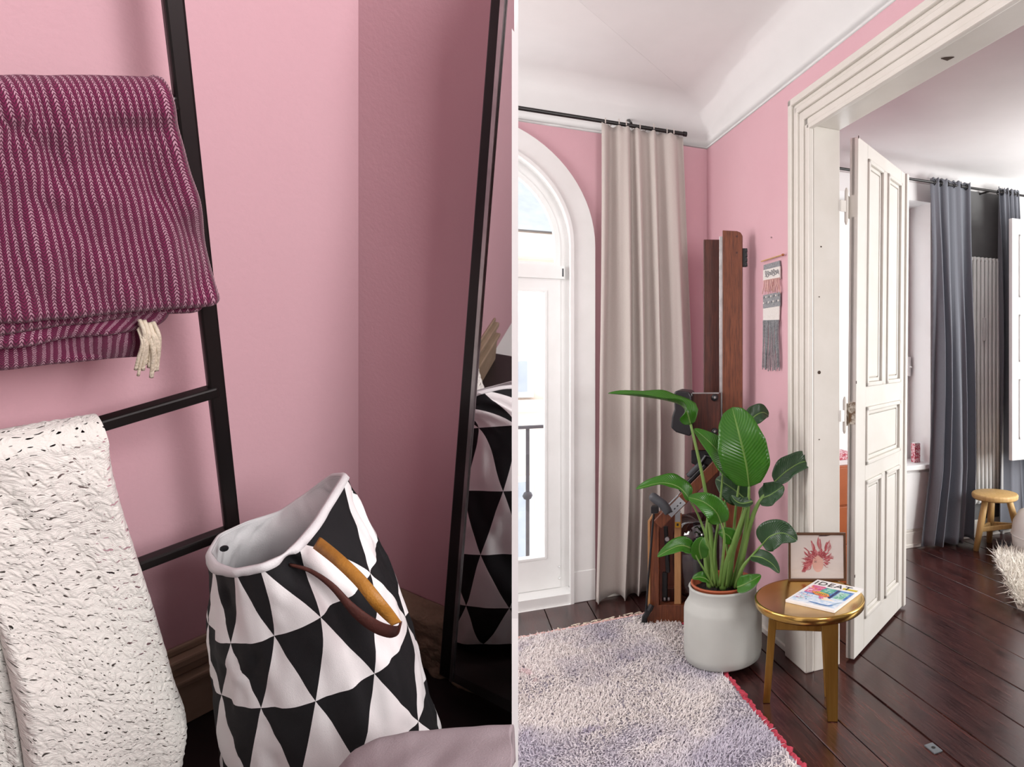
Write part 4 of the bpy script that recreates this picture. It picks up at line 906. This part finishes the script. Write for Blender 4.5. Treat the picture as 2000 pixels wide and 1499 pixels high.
for i in range(26):
    x, y, r = rs.uniform(.36, .6), rs.uniform(.48, .72), rs.uniform(.015, .04); cq([(x+r*math.cos(a), y+r*.7*math.sin(a)) for a in np.linspace(0, 6.28, 9)[:-1]], rs.choice((1, 8, 2)))
for i in range(22):
    x, y, r = rs.uniform(.72, .88), rs.uniform(.42, .66), rs.uniform(.012, .03); cq([(x+r*math.cos(a), y+r*.7*math.sin(a)) for a in np.linspace(0, 6.28, 9)[:-1]], rs.choice((1, 4, 8)))
cq([(.22, .48), (.32, .54), (.56, .50), (.64, .42), (.56, .36), (.34, .40)], 3); cq([(.28, .50), (.36, .52), (.54, .48), (.50, .45), (.34, .46)], 5)
for i in range(7): cr(.30+i*.04, .32+i*.04, .465-i*.006, .50-i*.006, 7)
cq([(.5, .36), (.62, .36), (.9, .26), (.84, .18), (.6, .22)], 9); cq([(.45, .36), (.54, .38), (.58, .30), (.5, .29)], 0)
for i in range(40):
    x, y, r = rs.uniform(.06, .34), rs.uniform(.14, .38), rs.uniform(.008, .022); cq([(x+r*math.cos(a), y+r*.7*math.sin(a)) for a in np.linspace(0, 6.28, 8)[:-1]], rs.choice((6, 0, 2, 8, 6)))
cq([(.4, .1), (.8, .08), (.9, .14), (.55, .2)], 2); cq([(.42, .12), (.8, .1), (.95, .3), (.6, .24)], 4)
cp.build('cover_picture', MC, mg)
text_mb('IDEAT', .060, mo+mx_*MW*.04+my_*MHh*.80+Zv*.0012, mx_, my_, Zv, .0006, 0, 1.12).build('title_lettering', M['black_plastic'], mg)

# ================================================================ LEFT PLACE: corner with ladder, blankets, bag and mirror
# a separate corner, photographed looking down: its own upright, floor and walls
LC = CAM+ray(700, 1225)*1.45                                   # corner at floor level
LU = -nrm(ray(700, 3500)); 
E1 = A_([.553, .806, .210]); E1 = nrm(E1-LU*np.dot(E1, LU))     # along the ladder wall towards the corner
E2 = A_([.939, -.118, -.324]); E2 = nrm(E2-LU*np.dot(E2, LU))   # along the mirror wall away from the corner
N1 = nrm(np.cross(E1, LU));  N1 = N1 if np.dot(N1, CAM-LC) > 0 else -N1    # out of the walls, into the room
N2 = nrm(np.cross(E2, LU));  N2 = N2 if np.dot(N2, CAM-LC) > 0 else -N2
def clip(poly, p0, n):
    out = []
    for i in range(len(poly)):
        a, b = A_(poly[i]), A_(poly[(i+1) % len(poly)]); da, db = np.dot(a-p0, n), np.dot(b-p0, n)
        if da >= 0: out.append(a)
        if da*db < 0: out.append(a+(b-a)*da/(da-db))
    return out
DIVD = nrm(A_([(1006-CX)/F, 1, 0])); DIVN = nrm(A_([-DIVD[1], DIVD[0], 0]))     # added white slab for the gap between the two views; DIVN points left
k0 = A_([0, 0, 0.])
prof_ = [(1.00, 0), (1.00, 1.1), (.80, 2.05), (.70, 3.1), (1.55, 3.1), (1.55, 0)]           # leans with the walls it divides
dv = MB()
sideL = [A_([(999.6-CX)/F*y, y, z]) for y, z in prof_[:4]]+[A_([(1006-CX)/F*y, y, z])+DIVN*.004 for y, z in prof_[4:]]
sideR = [A_([(1012.2-CX)/F*y, y, z]) for y, z in prof_[:4]]+[A_([(1006-CX)/F*y, y, z])-DIVN*.004 for y, z in prof_[4:]]
dv.add(sideL+sideR, [(0, 5, 4, 3, 2, 1), (6, 7, 8, 9, 10, 11)]+[(i_, (i_+1) % 6, (i_+1) % 6+6, i_+6) for i_ in range(6)])
struct(dv.build('divider_slab', mat('bright_white_board', '#fdfdfd', '#fbfbfb', .7)), 'added thin white slab standing in for the gap between the two views')
def lwall(name, pts, n, m, d=.05, label=None):
    pts = clip(pts, k0, DIVN); return struct(MB().prism(pts, A_(d) if np.ndim(d) else -A_(n)*d).build(name, M[m]), label)
lwall('wall_left', [LC-E1*2.4, LC, LC+LU*2.2, LC-E1*2.4+LU*2.2], N1, 'pink', label='pink wall behind the black ladder')
lwall('wall_corner', [LC, LC+E2*1.2, LC+E2*1.2+LU*2.2, LC+LU*2.2], N2, 'pink', DIVD*.05, label='pink wall behind the black mirror')
lfl = [LC, LC-E1*1.5, LC-E1*1.5+N1*1.0, LC+E2*1.2+N1*1.0, LC+E2*1.2]
lwall('floor_left', lfl, LU, 'dark_floor', .03, 'almost black floor of the pink corner')
# baseboards: painted stepped skirting on the ladder wall, rough plaster on the mirror wall
bl1 = MB()
for z0, z1, d in ((0, .105, .02), (.105, .12, .03), (.12, .145, .014), (.145, .165, .022), (.165, .182, .008)):
    bl1.box(LC-E1*1.45+LU*z0, E1*1.45, N1*d, LU*(z1-z0))
struct(bl1.build('baseboard_left', M['basetrim'], bevel=.004), 'dusty moulded skirting under the ladder wall')
nx, nz = 90, 40; P = np.zeros((nz, nx, 3))
for j in range(nz):
    for i in range(nx):
        f, g = i/(nx-1), j/(nz-1)
        dep = (.030+.012*(vnoise(f*14, g*5, 31)+.5*vnoise(f*34, g*12, 32)))*(1 if g < .86 else max(0.05, (1-g)/.14))
        P[j, i] = LC+E2*(f*.375)+LU*(.168*g)+N2*dep
struct(MB().grid(P).build('baseboard_corner', M['baseplaster'], smooth=True, solid=.004), 'rough plaster skirting under the mirror wall')

# ---------------------------------------------------------------- ladder
LP0 = LC+N1*.13; LPn = nrm(np.cross(E1, nrm(LU*1.7-N1*.06)));  LPn = LPn if np.dot(LPn, N1) > 0 else -LPn     # lean plane
def lad(u, v, o=0.0): return hit(u, v, LP0+LPn*o, LPn)
la = thing('wooden_ladder', 'black wooden ladder leaning on the pink wall with two blankets', 'ladder', lad(490, 1360))
r0, r1 = lad(333, -40), lad(489, 1355)
tfl = np.dot(LC-r1, LU)/np.dot(r0-r1, LU); r1 = r1+(r0-r1)*tfl        # the rail ends on the floor
MB().bar(r1, r0+(r0-r1)*.12, .019, .012, E1).build('rail', M['black'], la, bevel=.003)
ru = {}
for name, a, b in (('a', (346, 200), (-190, 232)), ('b', (425, 762), (-170, 936)), ('c', (452, 1036), (-150, 1262))):
    p, q = lad(*a), lad(*b); ru[name] = (p, q)
    MB().bar(p, q, .017, .016, LU).build('rung', M['black'], la, bevel=.003)
q0_, q1_ = ru['a'][1], ru['c'][1]; dq = q1_-q0_; tq = np.dot(LC-q0_, LU)/np.dot(dq, LU)
MB().bar(q0_+dq*tq, q0_-dq*.45, .019, .012, E1).build('rail', M['black'], la, bevel=.003)

# ---------------------------------------------------------------- burgundy throw over the upper rung
th = thing('striped_throw', 'burgundy wool throw with pale chevron stripes folded over the upper rung', 'throw', lad(150, 720, .03))
def cloth(name, left, right, o, mat_, par, nx=110, ny=90, thick=.012, bulge=.008, seed=1, over=0, uvcm=True, fold_in=.02):
    """cloth panel on the ladder plane; left/right: picture polylines top to bottom of its side edges"""
    Lp = spl([lad(u, v, o) for u, v in left], ny); Rp = spl([lad(u, v, o) for u, v in right], ny)
    s = np.linspace(0, 1, nx); P = np.zeros((ny, nx, 3)); UV = np.zeros((ny, nx, 2)); W = np.linalg.norm(Rp[-1]-Lp[-1]); vv = 0
    for j in range(ny):
        f = j/(ny-1); P[j] = Lp[j][None]*(1-s[:, None])+Rp[j][None]*s[:, None]
        b = bulge*(vnoise(s*5+seed, f*4+0*s, seed)*1.6+.6*vnoise(s*11, f*9+0*s, seed+3))
        e = np.minimum(1, np.minimum((1-s)/.05, 1)); b = b-fold_in*(1-np.sqrt(np.clip(1-(1-e)**2, 0, 1)))
        if j > ny-6: b = b-fold_in*.7*((j-(ny-6))/5)**2
        P[j] += LPn[None]*b[:, None]
        if j: vv += np.linalg.norm(Lp[j]-Lp[j-1])
        UV[j, :, 0] = s*W*100; UV[j, :, 1] = -vv*100
    if over:       # roll the top over the rung and down behind
        top = []; tuv = []
        for k in range(1, 13):
            a = math.pi*k/12; r = over; top.append(P[0]+LU*r*math.sin(a)-LPn*r*(1-math.cos(a))); tuv.append(UV[0]+A_([0, a*r*100]))
        for k in range(1, 14): top.append(top[11]-LU*.02*k); tuv.append(tuv[11]+A_([0, 2.0*k]))
        P = np.concatenate([A_(top[::-1]), P]); UV = np.concatenate([A_(tuv[::-1]), UV])
    return MB().grid(P).build(name, M[mat_], par, smooth=True, solid=thick, uvg=UV, soff=0), P
cloth('fold_back', [(-190, 250), (-170, 480), (-150, 742)], [(325, 240), (352, 450), (268, 640), (286, 684)][:1]+[(300, 440), (285, 640), (284, 690)], .012, 'wool', th, seed=5, thick=.010, fold_in=.012)
cloth('fold_middle', [(-190, 240), (-170, 440), (-150, 694)], [(330, 230), (350, 400), (330, 600), (276, 642)], .024, 'wool', th, seed=8, thick=.010, fold_in=.012)
cloth('fold_front_lower', [(-190, 230), (-170, 440), (-150, 664)], [(330, 220), (365, 380), (400, 520), (392, 606)], .032, 'wool', th, seed=9, thick=.010, fold_in=.012)
_, TP = cloth('fold_front', [(-190, 232), (-175, 410), (-155, 640)], [(334, 214), (368, 340), (400, 450), (427, 592)], .044, 'wool', th, seed=12, thick=.010, bulge=.012, over=.026, fold_in=.016)
for i in range(22):
    u = 280+rng.uniform(-6, 26); v = 634+rng.uniform(-4, 26); L_ = rng.uniform(62, 88)
    dx = (u-290)*.35+rng.uniform(-6, 6)
    MB().tube(spl([lad(u-6, v-6, .036), lad(u+4+dx*.2, v+L_*.28, .044), lad(u+2+dx*.7, v+L_*.62, .04), lad(u-2+dx, min(v+L_, 746), .036)], 12), .0019*rng.uniform(.85, 1.3), 6).build('tassel', M['cream_yarn'], th, smooth=True)

# ---------------------------------------------------------------- white lace-knit blanket over the lower rung
def shells(x, y):
    """fan-stitch relief: x, y in centimetres"""
    best = np.full(x.shape, -9.); hole = np.zeros(x.shape); c = 2.5; row = np.floor(y/2.0)
    for dr in (-1, 0, 1):
        r = row+dr; off = (r % 2)*.5
        for dc in (-1, 0, 1):
            k = np.floor(x/c-off)+dc; cx_ = (k+off+.5)*c+.35*np.sin(r*2.3+k*1.7); cy_ = (r+.5)*2.0+.25*np.sin(k*3.1+r)
            dx, dy = x-cx_, y-(cy_-.9); rr = np.sqrt(dx*dx+dy*dy)+1e-6; an = np.arctan2(dx, dy)
            rib = .55+.45*np.cos(an*9)
            h = rib*np.clip(1-((rr-1.05)/.95)**2, 0, 1)*np.clip(1.35-np.abs(an)/1.25, 0, 1)
            best = np.maximum(best, h)
            hole = np.maximum(hole, np.exp(-((dx/.24)**2+((dy+.05)/.13)**2)))
            hole = np.maximum(hole, .7*np.exp(-(((dx-.75)/.16)**2+((dy-.55)/.13)**2)))
    return np.clip(best, 0, 1)-.8*hole
wb = thing('knit_blanket', 'white lace-knit blanket draped over the lower rung down to the floor', 'blanket', lad(150, 1600, .05))
def knit_mat():
    """open fan-stitch knit; UV in centimetres, the gaps of the stitch are real openings"""
    t = NT('white_lace_knit'); c = t.n('ShaderNodeTexCoord'); nz = t.n('ShaderNodeTexNoise'); nz.inputs['Scale'].default_value = .45; nz.inputs['Detail'].default_value = 2
    t.l(c.outputs['UV'], nz.inputs['Vector']); va = t.n('ShaderNodeVectorMath', operation='MULTIPLY_ADD'); t.l(nz.outputs['Color'], va.inputs[0]); va.inputs[1].default_value = (2.6, 2.2, 0); t.l(c.outputs['UV'], va.inputs[2])
    sp = t.n('ShaderNodeSeparateXYZ'); t.l(va.outputs[0], sp.inputs[0]); U, V = sp.outputs[0], sp.outputs[1]
    W_, H_ = 2.3, 1.75
    r = t.math('FLOOR', t.math('DIVIDE', V, H_)); dy = t.math('MULTIPLY', t.math('FRACT', t.math('DIVIDE', V, H_)), H_)
    off = t.math('MULTIPLY', t.math('FLOORED_MODULO', r, 2.0), .5)
    dx = t.math('MULTIPLY', t.math('SUBTRACT', t.math('FRACT', t.math('ADD', t.math('DIVIDE', U, W_), off)), .5), W_)
    def ell(x0, y0, a, b, k):
        X = t.math('SUBTRACT', dx, x0); Y = t.math('SUBTRACT', dy, y0)
        X2 = t.math('ADD', X, t.math('MULTIPLY', Y, k))
        return t.math('LESS_THAN', t.math('ADD', t.math('POWER', t.math('ABSOLUTE', t.math('DIVIDE', X2, a)), 2.0), t.math('POWER', t.math('ABSOLUTE', t.math('DIVIDE', Y, b)), 2.0)), 1.0)
    n = t.noise(c.outputs['UV'], 1.1, 2)
    hole = t.math('MAXIMUM', ell(0, .24, .34, .12, -1.2), t.math('MAXIMUM', ell(.62, .75, .20, .10, -1.0), ell(-.72, .62, .19, .09, .8)))
    hole = t.math('MAXIMUM', hole, ell(.2, 1.35, .14, .07, -1.0))
    hole = t.math('MULTIPLY', hole, t.math('GREATER_THAN', n, .47))
    an = t.math('ARCTAN2', dx, t.math('ADD', dy, .15)); rib = t.math('COSINE', t.math('MULTIPLY', an, 13.0))
    rr = t.math('POWER', t.math('ADD', t.math('MULTIPLY', dx, dx), t.math('MULTIPLY', dy, dy)), .5)
    cross = t.math('SINE', t.math('MULTIPLY', rr, 22.0))
    fz = t.noise(c.outputs['UV'], 14, 3)
    h = t.math('ADD', t.math('ADD', t.math('MULTIPLY', rib, .35), t.math('MULTIPLY', cross, .22)), t.math('MULTIPLY', fz, 1.0))
    t.bump(h, .4, .003); t.l(t.mix(fz, lin('#fbf9f4'), lin('#f3f0e8')), t.b.inputs['Base Color']); t.b.inputs['Roughness'].default_value = .95; t.b.inputs['Sheen Weight'].default_value = .2
    tb = t.n('ShaderNodeBsdfTransparent'); mx = t.n('ShaderNodeMixShader'); t.l(hole, mx.inputs[0]); t.l(t.b.outputs[0], mx.inputs[1]); t.l(tb.outputs[0], mx.inputs[2]); t.l(mx.outputs[0], t.o.inputs[0])
    return t.m
M['knit'] = knit_mat()
M['knit_back'] = mat('white_knit_backing', '#cfccc4', '#bfbbb2', .95, scale=40, bump=.3, bscale=300)
def knit(name, left, right, o, par, nx, ny, over, seed, amp=.0016, bulge=.02, soft=.05):
    Lp = spl([lad(u, v, q) for u, v, q in left], ny); Rp = spl([lad(u, v, q) for u, v, q in right], ny)
    s = np.linspace(0, 1, nx); P = np.zeros((ny, nx, 3)); X = np.zeros((ny, nx)); Yc = np.zeros((ny, nx)); vv = 0
    for j in range(ny):
        f = j/(ny-1); P[j] = Lp[j][None]*(1-s[:, None])+Rp[j][None]*s[:, None]; w = np.linalg.norm(Rp[j]-Lp[j])
        if j: vv += np.linalg.norm((Lp[j]+Rp[j]-Lp[j-1]-Rp[j-1])/2)
        X[j] = s*w*100; Yc[j] = -vv*100
        e = np.clip((1-s)/soft, 0, 1); e2 = np.clip(s/soft, 0, 1)
        b = bulge*(vnoise(s*3+seed, f*3+0*s, seed)+.4*vnoise(s*8, f*7+0*s, seed+1))-.03*(1-np.sqrt(np.clip(1-(1-e)**2, 0, 1)))-.03*(1-np.sqrt(np.clip(1-(1-e2)**2, 0, 1)))
        if over: b = b*min(1, f*9)
        P[j] += LPn[None]*b[:, None]
    if over:
        top, tx, ty = [], [], []; ang = np.linspace(0, math.pi, 34)[1:]
        for a in ang: top.append(P[0]+LU*over*math.sin(a)-LPn*over*(1-math.cos(a))); tx.append(X[0]); ty.append(Yc[0]+a*over*100)
        for k in range(1, 30): top.append(top[32]-LU*.006*k); tx.append(X[0]); ty.append(ty[32]+.6*k)
        P = np.concatenate([A_(top[::-1]), P]); X = np.concatenate([A_(tx[::-1]), X]); Yc = np.concatenate([A_(ty[::-1]), Yc])
    nrmv = np.cross(np.gradient(P, axis=1), np.gradient(P, axis=0)); nrmv /= np.linalg.norm(nrmv, axis=2)[..., None]+1e-12
    if np.dot(nrmv[-5, nx//2], LPn) < 0: nrmv = -nrmv
    wobx = X+1.2*vnoise(X*.25, Yc*.25, seed+5); woby = Yc+1.2*vnoise(X*.25, Yc*.25, seed+6)
    P = P+nrmv*(shells(wobx, woby)*amp*np.clip(np.minimum(s, 1-s)/.03, 0, 1)[None])[..., None]
    UVk = np.stack([wobx, woby], -1)
    if name != 'front_layer': MB().grid(P-nrmv*.007).build(name+'_lining', M['knit_back'], par, smooth=True, solid=.002)
    return MB().grid(P).build(name, M['knit'], par, smooth=True, uvg=UVk)
knit('back_layer', [(-200, 1000, .025), (-150, 1250, .02), (-80, 1560, .03)], [(120, 900, .03), (240, 1200, .03), (352, 1520, .04)], 0, wb, 150, 200, 0, 4)
knit('under_fold', [(-190, 1000, .03), (-150, 1250, .03), (-90, 1600, .03)], [(0, 1080, .03), (28, 1300, .045), (64, 1620, .05)], 0, wb, 110, 230, 0, 6)
knit('front_layer', [(-190, 950, .045), (-90, 1080, .05), (-6, 1230, .065), (40, 1400, .085), (78, 1640, .10)], [(214, 870, .045), (246, 1000, .05), (308, 1195, .06), (352, 1340, .075), (377, 1425, .085), (352, 1540, .075)], 0, wb, 230, 420, .028, 2, soft=.07)

# ---------------------------------------------------------------- triangle-print laundry bag
bg_ = thing('laundry_bag', 'black and white triangle-print canvas bag with leather handle', 'bag', at(640, 1560, 1.15))
FW_ = nrm(ray(600, 1300)); FWh = nrm(-(FW_-LU*np.dot(FW_, LU)))      # towards the viewer, level with the floor
nA = 160; TH = np.linspace(0, 2*math.pi, nA, endpoint=False)         # 0 = right end, pi/2 = front, pi = left end
def ring(uL, vL, uR, vR, Y, b, sq=1.0, YL=None, YR=None):
    l, r = at(uL, vL, YL or Y), at(uR, vR, YR or Y); c = (l+r)/2; h = (r-l)/2
    ct, st = np.cos(TH), np.sin(TH); ct = np.sign(ct)*np.abs(ct)**sq; st = np.sign(st)*np.abs(st)**sq
    return c[None]+h[None]*ct[:, None]+FWh[None]*(b*st)[:, None]
def rim():
    ctrl = [(676, 924, .965), (652, 962, .925), (618, 1018, .885), (585, 1058, .855), (552, 1088, .835), (510, 1106, .82), (455, 1117, .825), (418, 1106, .86), (402, 1083, .90), (424, 1046, .95), (480, 1020, .99), (545, 1000, 1.02), (600, 962, 1.03), (648, 926, 1.01), (676, 924, .965)]
    th = [0, .30, .62, .92, 1.2, 1.5, 2.05, 2.6, 3.0, 3.5, 4.0, 4.5, 5.1, 5.75, 2*math.pi]
    p = A_([at(*c) for c in ctrl]); return np.stack([np.interp(TH, th, p[:, k]) for k in range(3)], 1)
def smooth_ring(Rg, n=4):
    for _ in range(n): Rg = (np.roll(Rg, 1, 0)+2*Rg+np.roll(Rg, -1, 0))/4
    return Rg
rings = [smooth_ring(rim(), 5), ring(405, 1196, 737, 1062, .94, .098, .92), ring(410, 1300, 795, 1204, .997, .110, .9), ring(428, 1430, 828, 1336, 1.06, .12, .88), ring(452, 1545, 866, 1446, 1.11, .13, .86), ring(480, 1640, 850, 1560, 1.14, .155, .86)]
# the mouth is folded over to the right: rows turn upwards there
rows = [5, 4, 3, 2, 1, 0]
SUB = 12; P = []; VV = []
for k in range(len(rings)-1):
    p0, p1, p2, p3 = rings[max(k-1, 0)], rings[k], rings[k+1], rings[min(k+2, len(rings)-1)]
    for q in range(SUB+(k == len(rings)-2)):
        f = q/SUB; P.append(.5*((2*p1)+(p2-p0)*f+(2*p0-5*p1+4*p2-p3)*f*f+(3*p1-p0-3*p2+p3)*f**3)); VV.append(rows[k]-f)
P = A_(P); cen = P.mean(1, keepdims=True); rad = P-cen; rad /= np.linalg.norm(rad, axis=2)[..., None]
jj = np.arange(len(P))[:, None]/len(P); tt = TH[None]
wr = .010*vnoise(tt*4, jj*9, 41)+.006*vnoise(tt*9, jj*20, 42)
cre = -.022*np.exp(-(((tt-(1.18-.25*jj))/.10)**2))*np.clip(1-jj/.42, 0, 1)           # crease running down from the mouth
wr = wr*np.clip(jj/.08, 0, 1)+cre*np.clip(jj/.05, 0, 1)
P = P+rad*wr[..., None]
P2 = np.concatenate([P, P[:, :1]], 1); NTRI = 10
# arc length along a mid row sets the print so the triangles keep their width
mrow = P2[30]; ln = np.concatenate([[0], np.cumsum(np.linalg.norm(np.diff(mrow, axis=0), axis=1))]); ln /= ln[-1]
UV = np.zeros(P2.shape[:2]+(2,)); UV[..., 0] = (-ln*NTRI)[None]; UV[..., 1] = A_(VV)[:, None]
UOFF = .0
def bag_uv(off): UV[..., 0] = (-ln*NTRI)[None]+off; return UV
body = MB().grid(P2).build('body', M['triangles'], bg_, smooth=True, uvg=bag_uv(.14))
inner = P2[:26]-np.concatenate([rad, rad[:, :1]], 1)[:26]*.006
MB().grid(inner, flip=True).build('lining', M['canvas_white'], bg_, smooth=True)
fp = MB(); fp.grid(np.stack([P[25]-rad[25]*.006, P[25]*.2+cen[25]*.8], 0), closed=True); fp.build('lining_bottom', M['canvas_white'], bg_)
rimc = np.concatenate([P[0], P[0][:1]], 0); d_ = nrm(np.array([0, 0, 1.]))
dn = P[1]-P[0]; dn /= np.linalg.norm(dn, axis=1)[:, None]
bnd = np.stack([P[0]-rad[0]*.0065+dn*.004, P[0]-rad[0]*.005-dn*.0012, P[0]-dn*.0012, P[0]+rad[0]*.0022+dn*.002, P[0]+rad[0]*.0025+dn*.009, P[0]+rad[0]*.0002+dn*.0095], 0); bnd = np.concatenate([bnd, bnd[:, :1]], 1)
MB().grid(bnd).build('rim_binding', M['canvas_white'], bg_, smooth=True)
rv = at(438, 1071, .925)
MB().lathe(rv, [(0, 0), (.005, 0), (.005, .002), (.002, .003), (0, .003)], 12, ax=(nrm(np.cross(FWh, LU)), LU, FWh)).build('rivet', M['black_plastic'], bg_)
def strap(ctr, wid, m, name, par=bg_):
    """leather strap; ctr: (u, v, depth) pairs of its two edges"""
    a = spl([at(*c) for c in ctr], 30); b = spl([at(*c) for c in wid], 30)
    return MB().grid(np.stack([a, (a+b)/2, b], 1)).build(name, M[m], par, smooth=True, solid=.003)
strap([(626, 1050, .845), (668, 1084, .815), (716, 1130, .80), (756, 1180, .80), (783, 1214, .83)], [(613, 1072, .84), (652, 1103, .81), (694, 1144, .795), (728, 1186, .795), (764, 1222, .82)], 'leather', 'handle')
strap([(783, 1214, .83), (780, 1222, .836), (765, 1223, .845), (735, 1212, .85), (690, 1180, .85), (650, 1140, .85), (606, 1112, .85), (566, 1101, .85)], [(781, 1222, .83), (776, 1240, .836), (762, 1246, .845), (728, 1234, .85), (690, 1204, .85), (646, 1150, .85), (604, 1118, .85), (566, 1106, .85)], 'leather_back', 'handle_underside')

# ---------------------------------------------------------------- leaning mirror
MP0 = LC+N2*.075
def mir(u, v, o=0.): return hit(u, v, MP0+N2*o, N2)
mi_ = thing('floor_mirror', 'tall black-framed floor mirror standing against the pink wall', 'mirror', mir(870, 1340))
tl, bl_, tl2, bl2 = mir(962, -60), mir(857, 1318), mir(989, -60), mir(882, 1330)
tr, br = mir(1004.5, -60), mir(1004.5, 1398)
MB().prism([tl, bl_, bl2, tl2], -N2*.028).build('side_frame', M['black_frame'], mi_, bevel=.002)
MB().bar(tl2+N2*.002, bl2+N2*.002, .003, .006, N2).build('silver_edge', M['steel'], mi_)
MB().prism([mir(1004.5, 1398), mir(1004.5, 1372), mir(880, 1312), bl_], DIVD*.028).build('bottom_frame', M['black_frame'], mi_, bevel=.002)
MB().prism([tl2, bl2, br, tr], DIVD*.008).build('mirror_glass', M['mirror'], mi_)
# ---------------------------------------------------------------- pale bedding in the foreground
P = np.zeros((40, 90, 3)); b0 = hit(690, 1512, LC+LU*.12, LU)
for j in range(40):
    for i in range(90):
        f, g = i/89, j/39; u = 676+324*f; top = float(np.interp(u, [676, 700, 740, 800, 860, 930, 1006], [1512, 1484, 1464, 1449, 1443, 1439, 1432]))
        if g < .35: a = g/.35; p = at(u, top+70*(1-math.sin(a*math.pi/2)), .84+.04*math.cos(a*math.pi/2))
        else: a = (g-.35)/.65; p = at(u, top+170*a, .84-.16*a)
        P[j, i] = p+LU*(.010*vnoise(f*6+g*3, g*5, 51))
bd2 = thing('bedding', 'mauve-grey bedding corner in front of the triangle-print bag', 'bedding', P[20, 45])
MB().grid(P).build('duvet', M['grey_bedding'], bd2, smooth=True, solid=.012, soff=-1)

# ================================================================ the rest of the rooms, out of the picture
struct(MB().box(PB(-3.6, .3, 0), KA*-6.5, KB*-.1, Zv*3.2).build('wall_far_left', M['white_paint']), 'white side wall out of view')
struct(MB().box(PB(-3.6, -6.2, 0), KB*3.6, KA*-.1, Zv*3.2).build('wall_rear', M['white_paint']), 'white wall behind the viewer')
struct(MB().box(PB(TW, -6.2, 0), KB*4.3, KA*-.1, Zv*3.2).build('wall_rear_next_room', M['white_paint']), 'white wall of the next room out of view')
struct(MB().box(PB(4.4, .3, 0), KA*-6.5, KB*.1, Zv*3.2).build('wall_side_next_room', M['white_paint']), 'white side wall of the next room out of view')
